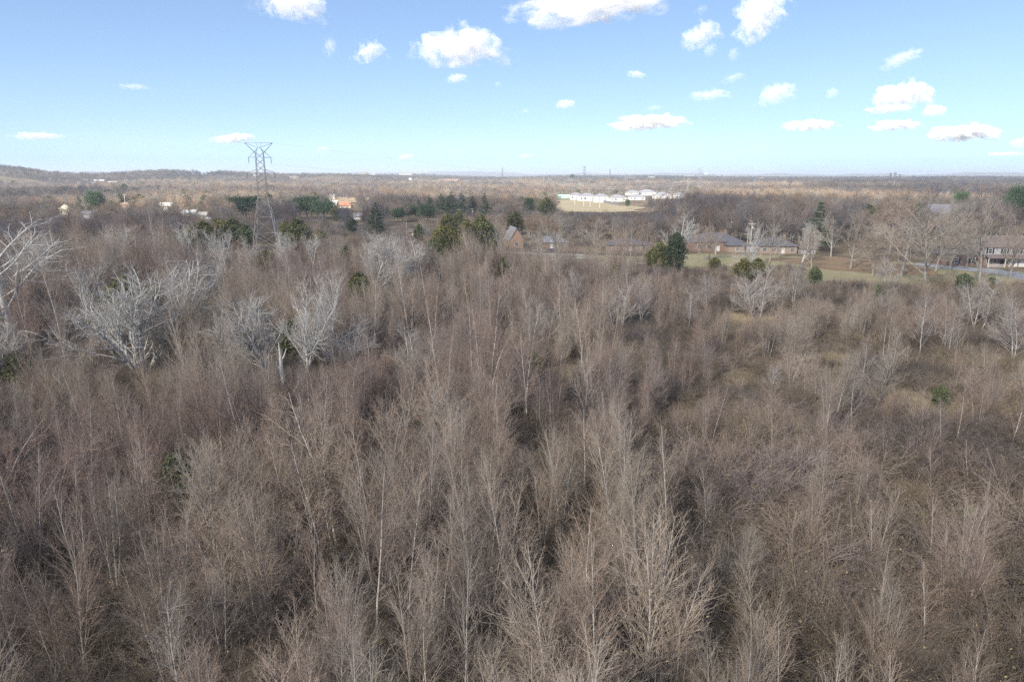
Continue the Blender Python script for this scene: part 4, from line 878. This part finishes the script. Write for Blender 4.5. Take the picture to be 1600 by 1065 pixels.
def across(u): return ['at the far left', 'well left', 'left of the middle', 'just left of the middle', 'just right of the middle', 'right of the middle', 'well right', 'at the far right'][max(0, min(7, int(u/200)))]
def zone(u, y):
    d = 'lowest row' if y < 30 else 'second row up' if y < 36 else 'third row up' if y < 42 else 'fourth row up' if y < 48 else 'upper near rows'
    return d, across(u)
rest = []
for t in T:
    ki = min(10, int(abs(n2(t[0]+500, t[1], .06))*14+random.random()*4.5)) % 11; k = saps[ki]; s = t[3]/VH[k]
    if id(t) in ind:
        d, z_ = zone(t[2], t[1])
        desc = ['slender three stemmed sapling', 'upright many stemmed sapling', 'tall twin stemmed sapling', 'wide low sapling with dry leaves', 'single straight sapling', 'tall four stemmed sapling', 'short leaning sapling', 'dense thin stemmed sapling', 'open forked sapling', 'dark spreading sapling', 'tall bare poled sapling clump'][ki]
        lab = '%s in the %s, %s' % (desc, d, z_)
        e, a, b = place(k, 'bare_sapling', t[0], t[1], s, lab, 'tree', lab, sxy=random.uniform(.85, 1.15), crownname='twigs', trunkname='stems')
        SRC.setdefault(k, (a, b))
    else: rest.append((t[0], t[1], s, ki))
keys = [k for k in saps if k in SRC]; kid = {saps.index(k): i for i, k in enumerate(keys)}
stuff('thicket', keys, [(a[0], a[1], 0) for a in rest], [random.uniform(0, 6.28) for a in rest], [a[2]*random.uniform(.85, 1.15) for a in rest], [kid.get(a[3], random.randrange(len(keys))) for a in rest],
      'dense mass of bare brown saplings behind the nearest rows', 'thicket', [a[2] for a in rest])
print('thicket', len(T), 'rest', len(rest))
# undergrowth
B = []
for yy in np.arange(16, 205, 2.1):
    hw_ = yy*.86+12
    for xx in np.arange(-hw_, hw_, 2.2):
        x = xx+random.uniform(-1, 1); y = yy+random.uniform(-1, 1); u = pix(x, y, 0)[0]
        if ingap(x, y, 1.0) or y > thick_end(u)+3: continue
        if random.random() > (.72 if u < 930 else .85)+.5*n2(x, y, .08): continue
        s = random.uniform(.55, 1.15)*(1.55 if u > 930 and y < 62 else .95); s *= .45 if any(abs(u-tu) < tw and 0 < td-y < (22 if td > 100 else 9) for tu, td, tw in NAMED[-12:]) else 1; B.append((x, y, s, min(4, int((n2(x, y+300, .07)+.5)*5+random.uniform(-.8, .8))) % 5, u))
B.sort(key=lambda t: t[1]); cnt = 0; restb = []
for b in B:
    if cnt < 60 and 0 < b[4] < 1600 and b[1] > 27:
        lab = '%s brush clump under the %s saplings, %s' % (['leafy arching', 'bare sprawling', 'tall brown', 'low very leafy', 'russet flecked'][b[3]], 'lowest' if b[1] < 30 else 'second row', across(b[4]))
        e, p, q = place(bushes[b[3]], 'shrub', b[0], b[1], b[2], lab, 'shrub', lab, trunkname='stems', crownname='twigs'); SRC.setdefault(bushes[b[3]], (p, q)); cnt += 1
    else: restb.append(b)
bk = [k for k in bushes if k in SRC]; bid = {bushes.index(k): i for i, k in enumerate(bk)}
stuff('undergrowth', bk, [(b[0], b[1], 0) for b in restb], [random.uniform(0, 6.28) for b in restb], [b[2]*1.1 for b in restb], [bid.get(b[3], 0) for b in restb], 'tangled brown brush and vines covering the ground beneath the saplings', 'undergrowth', [b[2] for b in restb])
# dry grass
def grass(name, centers, m, label, h=.9):
    rs = np.random.default_rng(5); P = []
    for (cx, cy_, rx, ry, n) in centers:
        a = rs.uniform(0, 2*np.pi, n); r = np.sqrt(rs.uniform(0, 1, n)); P.append(np.stack([cx+np.cos(a)*r*rx, cy_+np.sin(a)*r*ry, np.zeros(n)], 1))
    P = np.concatenate(P); n = len(P); az = rs.uniform(0, 6.28, n); w_ = .025; hh = h*rs.uniform(.4, 1.2, n); ln = rs.normal(size=(n, 2))*.3
    d = np.stack([np.cos(az)*w_, np.sin(az)*w_, np.zeros(n)], 1); top = P+np.concatenate([ln*hh[:, None], hh[:, None]], 1)
    V_ = np.stack([P-d, P+d, top], 1).reshape(-1, 3); o = add_obj(name, mesh_arrays(name, V_, [np.arange(3*n).reshape(-1, 3)], [m])); tag(o, label, 'grass', kind='stuff')
gc = [(a, b, rx*1.3, ry*1.5, int(rx*ry*420)) for a, b, rx, ry in GAPS if rx < 12]
gc += [(random.uniform(-1, 1)*y_*.8, y_, 3, 2.4, 500) for y_ in np.linspace(24, 150, 110)]
grass('dry_grass', gc, M_STRAW, 'tan dry grass in the gaps of the thicket')
# woods beyond
W_ = []
def wstart(u): return 120 if u < 330 else 196 if u < 700 else 215 if u < 760 else 285 if u < 1060 else 265 if u < 1250 else 268 if u < 1330 else 285
def wgen(D0, D1, step):
    y = D0
    while y < D1:
        hw_ = y*.84+25; x = -hw_
        while x < hw_:
            xx = x+random.uniform(-.45, .45)*step; yy = y+random.uniform(-.45, .45)*step; u = pix(xx, yy, 5)[0]; x += step
            if yy < wstart(u) or cleared(u, yy): continue
            nn = n2(xx, yy, .006 if yy > 800 else .012)
            if nn < (-.2 if yy < 1500 else -.3) and yy > 420: continue
            W_.append((xx, yy, u))
        y += step*.95
wgen(95, 330, 6.6); wgen(330, 700, 8.5); wgen(700, 1500, 12); wgen(1500, 3200, 18); wgen(3200, 5600, 34)
W_.sort(key=lambda t: t[1]); wi = []; wr = []; ni = 0
zz = ground_z(np.array([t[0] for t in W_]), np.array([t[1] for t in W_]))
for t, z in zip(W_, zz):
    x, y, u = t; h = random.uniform(10, 15.5)
    if u < 330: h *= .88
    if 330 <= u < 700 and y < 330: h = random.uniform(6, 11)
    if 700 <= u < 1060 and y < 420: h *= .8
    if u > 1060 and y < 600: h *= 1.15
    if 850 < u < 1020 and 290 < y < 440: h = min(h, 27.6-.0517*y+random.uniform(-1, .6))
    if y > 3200: h *= 1.0
    elif y > 1500: h *= 1.2
    ki = random.randrange(6); s = h/VH[woods[ki]]
    if ni < 290 and -10 < u < 1610:
        ni += 1; zn = 'far left' if u < 200 else 'left' if u < 400 else 'tower' if u < 560 else 'centre' if u < 900 else 'ranch houses' if u < 1300 else 'right'
        lab = {'far left': 'brown grey bare tree in the dark wood at the far left edge', 'left': 'brown grey bare tree in the wood behind the broad white tree', 'tower': 'low bare tree around and behind the foot of the tall tower', 'centre': 'bare tree in the wood between tower and brick gable',
               'ranch houses': 'bare tree in the dark wood directly behind the ranch houses', 'right': 'bare tree in the wood behind the big yard trees at right'}[zn]
        lab = ['wide', 'narrow', 'round crowned', 'ragged', 'slender', 'stout'][ki]+' '+lab.replace('brown grey ', '')+(', front' if y < 150 else ', middle' if y < 240 else ', back')
        e, a, b = place(woods[ki], 'bare_tree', x, y, s, lab, 'tree', lab, z, sxy=random.uniform(.9, 1.3)); SRC.setdefault(woods[ki], (a, b))
    else: wr.append((x, y, z, s, ki))
GRN = {}
stuff('woodland', woods, [(a[0], a[1], a[2]-.3) for a in wr], [random.uniform(0, 6.28) for _ in wr], [a[3]*(random.uniform(1.0, 1.5) if a[1] < 1500 else 1.6 if a[1] < 3200 else 2.8) for a in wr], [a[4] for a in wr], 'bare winter woodland spreading over the plain and far ridges', 'woodland', [a[3] for a in wr])
print('woods', len(W_), 'rest', len(wr))
# scattered small evergreens in the far woods
fe = []
for _ in range(420):
    y = math.exp(random.uniform(math.log(480), math.log(2600))); x = random.uniform(-.8, .8)*y; u = pix(x, y, 0)[0]
    if cleared(u, y) or n2(x, y, .004) < -.05: continue
    fe.append((x, y, gz(x, y), random.uniform(.8, 1.7), random.randrange(2)))
key = make_conifer('farcedar0', 760, 'cedar', 8, 6, 1100, .4, M_FARG), make_conifer('farcedar1', 761, 'dome', 8, 7, 1300, .45, M_FARG)
for i, k in enumerate(key):
    VH[k] = vh(k); e, a, b = tree_at(k, (612, 1225)[i], 330, 300+i*4, ('olive evergreen in the sunlit tan trees left of centre', 'olive evergreen in the woods right of the far pylons')[i], 'cedar_tree', 1, cat='evergreen', D=700, cn='foliage'); SRC[k] = (a, b)
stuff('distant_evergreens', list(key), [a[:3] for a in fe], [random.uniform(0, 6.28) for _ in fe], [a[3] for a in fe], [a[4] for a in fe], 'scattered olive evergreens dotted through the distant woods', 'evergreens')
grass('golden_grass', [(*at(1160, 503), 6.5, 3.5, 9000), (*at(1120, 462), 4, 2, 1500), (*at(1290, 480), 4, 2, 1800)], mat('golden broomsedge', (.55, .43, .28), col2=(.42, .33, .21), scale=.3), 'golden broomsedge patch right of the centre of the thicket', 1.3)
grass('straw_grass', [(*at(1205, 768), 2.6, 2.4, 4500), (*at(1215, 700), 2, 2, 1600), *((*at(u, v), r, r*.8, int(r*r*220)) for u, v, r in GAPN)], mat('pale straw', (.54, .46, .33), col2=(.36, .31, .2), scale=.5), 'pale straw grass in the small openings of the thicket', .5)
# ------------------------------------------------------------------ clouds
def cloud_mat(CLD):
    m = bpy.data.materials.new('cloud vapour'); m.use_nodes = True; n = m.node_tree; n.nodes.clear()
    o = n.nodes.new('ShaderNodeOutputMaterial'); v = n.nodes.new('ShaderNodeVolumeScatter'); v.inputs['Color'].default_value = (1, 1, 1, 1); v.inputs['Density'].default_value = CLD
    v.inputs['Anisotropy'].default_value = -.25; tc = n.nodes.new('ShaderNodeTexCoord'); q = n.nodes.new('ShaderNodeTexNoise'); q.inputs['Scale'].default_value = 5.5; q.inputs['Detail'].default_value = 5; q.inputs['Roughness'].default_value = .62
    mp = n.nodes.new('ShaderNodeMapping'); mp.inputs['Scale'].default_value = (1.6, 1, .7); n.links.new(tc.outputs['Object'], mp.inputs[0]); n.links.new(mp.outputs[0], q.inputs[0])
    ln = n.nodes.new('ShaderNodeVectorMath'); ln.operation = 'LENGTH'; n.links.new(tc.outputs['Object'], ln.inputs[0])
    ma = n.nodes.new('ShaderNodeMath'); ma.operation = 'MULTIPLY_ADD'; ma.inputs[1].default_value = -.62; n.links.new(ln.outputs['Value'], ma.inputs[0]); n.links.new(q.outputs[0], ma.inputs[2])
    mr = n.nodes.new('ShaderNodeMapRange'); mr.inputs[1].default_value = .25; mr.inputs[2].default_value = .42; mr.inputs[3].default_value = 0; mr.inputs[4].default_value = CLD; n.links.new(ma.outputs[0], mr.inputs[0])
    n.links.new(mr.outputs[0], v.inputs['Density'])
    n.links.new(v.outputs[0], o.inputs['Volume'])
    return m
CLD = .013
M_CLOUD = None
def cloud_mesh(seed, lobes=9):
    rs = np.random.default_rng(seed); V0 = []; F0 = []; import bmesh
    bm = bmesh.new()
    for i in range(lobes):
        t = (i+.5)/lobes*2-1; c = Vector((t*.8, rs.uniform(-.35, .35), rs.uniform(.0, .35)*(1-t*t))); r = rs.uniform(.16, .34)*(1.15-abs(t)*.75)
        s = bmesh.ops.create_icosphere(bm, subdivisions=4, radius=1.0)
        for v in s['verts']:
            d = v.co.normalized(); n_ = mnoise.fractal(d*1.7+c*5+Vector((seed, 0, 0)), .9, 2.1, 5)
            p = c+Vector((d.x*r*1.5, d.y*r*1.3, d.z*r))*(1+.42*n_); p.z = p.z if p.z > -.06 else -.06+(p.z+.06)*.2; v.co = p
    me = bpy.data.meshes.new('cloud'); bm.to_mesh(me); bm.free(); o = bpy.data.objects.new('tmp', me); COL.objects.link(o)
    md = o.modifiers.new('r', 'REMESH'); md.mode = 'VOXEL'; md.voxel_size = .022
    dg = bpy.context.evaluated_depsgraph_get(); m2 = bpy.data.meshes.new_from_object(o.evaluated_get(dg)); bpy.data.objects.remove(o)
    a = np.empty(len(m2.vertices)*3, dtype=np.float32); m2.vertices.foreach_get('co', a); a = a.reshape(-1, 3)
    lo, hi = a.min(0), a.max(0); a = (a-(lo+hi)/2)/(hi-lo); m2.vertices.foreach_set('co', a.ravel()); m2.update(); return m2
CM = [cloud_mesh(i, n_) for i, n_ in enumerate((9, 6, 11, 4, 8))]
CLM = cloud_mat(.013); CLF = cloud_mat(.0045)
CF = [m.copy() for m in CM]
for m in CM: m.materials.clear(); m.materials.append(CLM)
for m in CF: m.materials.clear(); m.materials.append(CLF)
def cloud(u, v, w_, h_, label, k, tilt=0, base=950):
    zc = base+60; y = 4000.0
    for _ in range(6): zz_ = zat(v, y); y *= (zc-H)/max(60, zz_-H)
    y = min(y, 26000); z = zat(v, y); s = px_m(y)*1.0; d = y*cp+(H-z)*sp_; s = d/1067
    thin = any(q in label for q in ('faint', 'wisp', 'streak', 'tiny', 'thin'))
    o = add_obj('cloud', (CF if thin else CM)[k % 5], None, (Xof(u, y, z), y, z)); o.scale = (w_*s*1.2, max(w_*.55, h_*1.3)*s, h_*s*1.3); o.rotation_euler = (0, R(-tilt), 0)
    tag(o, label, 'cloud')
for i, (u, v, w_, h_, t, lab) in enumerate([
    (722, 70, 158, 54, 0, 'large puffy white cloud left of the top centre'), (577, 80, 62, 28, 8, 'small white cloud left of the large puffy one'), (455, 5, 120, 46, -8, 'white cloud cut by the top edge at upper left'),
    (925, 3, 262, 52, 6, 'broad white cloud cut by the top edge at the centre'), (1182, 22, 92, 62, 30, 'tall white cloud leaning right at the top right of centre'), (1095, 52, 72, 34, 20, 'ragged cloud at the left foot of the leaning cloud'),
    (1096, 15, 24, 16, 0, 'tiny cloud above the ragged one near the top'), (712, 122, 38, 14, 5, 'small flat cloud beneath the large puffy one'), (363, 215, 68, 14, 3, 'flat white cloud beside the top of the tall tower'),
    (54, 212, 92, 11, -2, 'faint long cloud at the far left'), (210, 135, 60, 9, -3, 'faint thin cloud high on the left'), (515, 72, 28, 28, 0, 'faint ragged cloud wisp left of the small white one'),
    (882, 162, 36, 13, 3, 'small white cloud at the centre of the sky'), (993, 115, 32, 12, -12, 'small slanting cloud right of centre'), (1008, 190, 128, 21, 0, 'long flat white cloud low right of centre'),
    (1110, 147, 74, 15, 2, 'long thin cloud above the long flat one'), (1146, 121, 42, 14, 12, 'small streaked cloud above the thin long one'), (1210, 146, 72, 30, 14, 'wispy cloud at right of centre'),
    (1300, 144, 20, 16, 0, 'tiny puffy cloud in the right sky'), (1405, 92, 74, 20, 18, 'slanting wisp of cloud high on the right'), (1412, 146, 104, 38, 2, 'stacked puffy cloud at the right'),
    (1390, 169, 76, 13, 0, 'flat cloud layer just under the stacked cloud'), (1458, 172, 44, 17, 0, 'small dome shaped cloud right of the stacked cloud'), (1262, 194, 84, 17, 0, 'flat bottomed cloud low on the right'),
    (1395, 195, 82, 15, 0, 'uneven low cloud under the stacked cloud'), (1506, 206, 122, 24, 0, 'large flat bottomed cloud at the far right'), (1600, 221, 40, 14, 0, 'cloud cut by the right edge'),
    (1108, 78, 28, 18, 30, 'faint cloud scrap below the ragged cloud'), (1145, 84, 20, 18, 40, 'second faint cloud scrap below the leaning cloud'), (632, 245, 32, 8, 5, 'faint small cloud low above the middle ridge'),
    (505, 232, 24, 7, 0, 'tiny low cloud right of the tall tower'), (777, 131, 16, 9, 0, 'tiny wisp right of the small flat cloud'), (820, 173, 14, 6, 0, 'tiny dot of cloud near the centre'), (1022, 168, 24, 8, 0, 'tiny faint cloud above the long flat one'),
    (820, 243, 24, 6, 0, 'faint low cloud above the horizon at centre'), (1570, 240, 60, 6, 0, 'faint low streak of cloud at far right')]):
    cloud(u, v, w_, h_, lab, i, t)
# two broad clouds over the land, out of the frame, whose shade falls on the thicket and on the far plain
def shade_mat():
    m = bpy.data.materials.new('broad cloud'); m.use_nodes = True; n = m.node_tree; n.nodes.clear(); o = n.nodes.new('ShaderNodeOutputMaterial')
    t = n.nodes.new('ShaderNodeBsdfTransparent'); d = n.nodes.new('ShaderNodeBsdfDiffuse'); tr = n.nodes.new('ShaderNodeBsdfTranslucent'); d.inputs[0].default_value = tr.inputs[0].default_value = (.95, .95, .95, 1)
    a = n.nodes.new('ShaderNodeMixShader'); a.inputs[0].default_value = .6; b = n.nodes.new('ShaderNodeMixShader'); b.inputs[0].default_value = SHD
    L = n.links; L.new(d.outputs[0], a.inputs[1]); L.new(tr.outputs[0], a.inputs[2]); L.new(t.outputs[0], b.inputs[1]); L.new(a.outputs[0], b.inputs[2]); L.new(b.outputs[0], o.inputs[0]); return m
SHD = .37
SM = shade_mat()
def shade_cloud(cx, cy_, wx, wy, z, k, label):
    m = CM[k].copy(); m.materials.clear(); m.materials.append(SM); off = (z)/math.tan(SUN_EL); d = -Vector((sdir.x, sdir.y)).normalized()
    o = add_obj('cloud', m, None, (cx-d.x*off, cy_-d.y*off, z)); o.scale = (wx, wy, 160); tag(o, label, 'cloud')
shade_cloud(-700, 760, 620, 760, 1020, 4, 'broad thin cloud overhead shading the wood at the far left')
shade_cloud(-80, -30, 2600, 1060, 1000, 2, 'broad thin cloud overhead behind the camera shading the thicket')
shade_cloud(700, 2750, 6500, 2500, 1000, 0, 'broad thin cloud overhead shading the far plain')
shade_cloud(1150, 1150, 1700, 1500, 1050, 3, 'broad thin cloud overhead shading the right hand woods')
# ------------------------------------------------------------------ haze
hz = MB(); hz.box(-15500, 15500, -15500, 15500, -16, 97); 
hm = bpy.data.materials.new('thin haze'); hm.use_nodes = True; n = hm.node_tree; n.nodes.remove(n.nodes['Principled BSDF'])
pv = n.nodes.new('ShaderNodeVolumePrincipled'); pv.inputs['Color'].default_value = (.78, .88, 1.0, 1); pv.inputs['Density'].default_value = .00017; n.links.new(pv.outputs[0], n.nodes['Material Output'].inputs['Volume'])
ho = hz.build('haze', hm); tag(ho, 'thin blue haze filling the air over the plain', 'haze', kind='stuff')
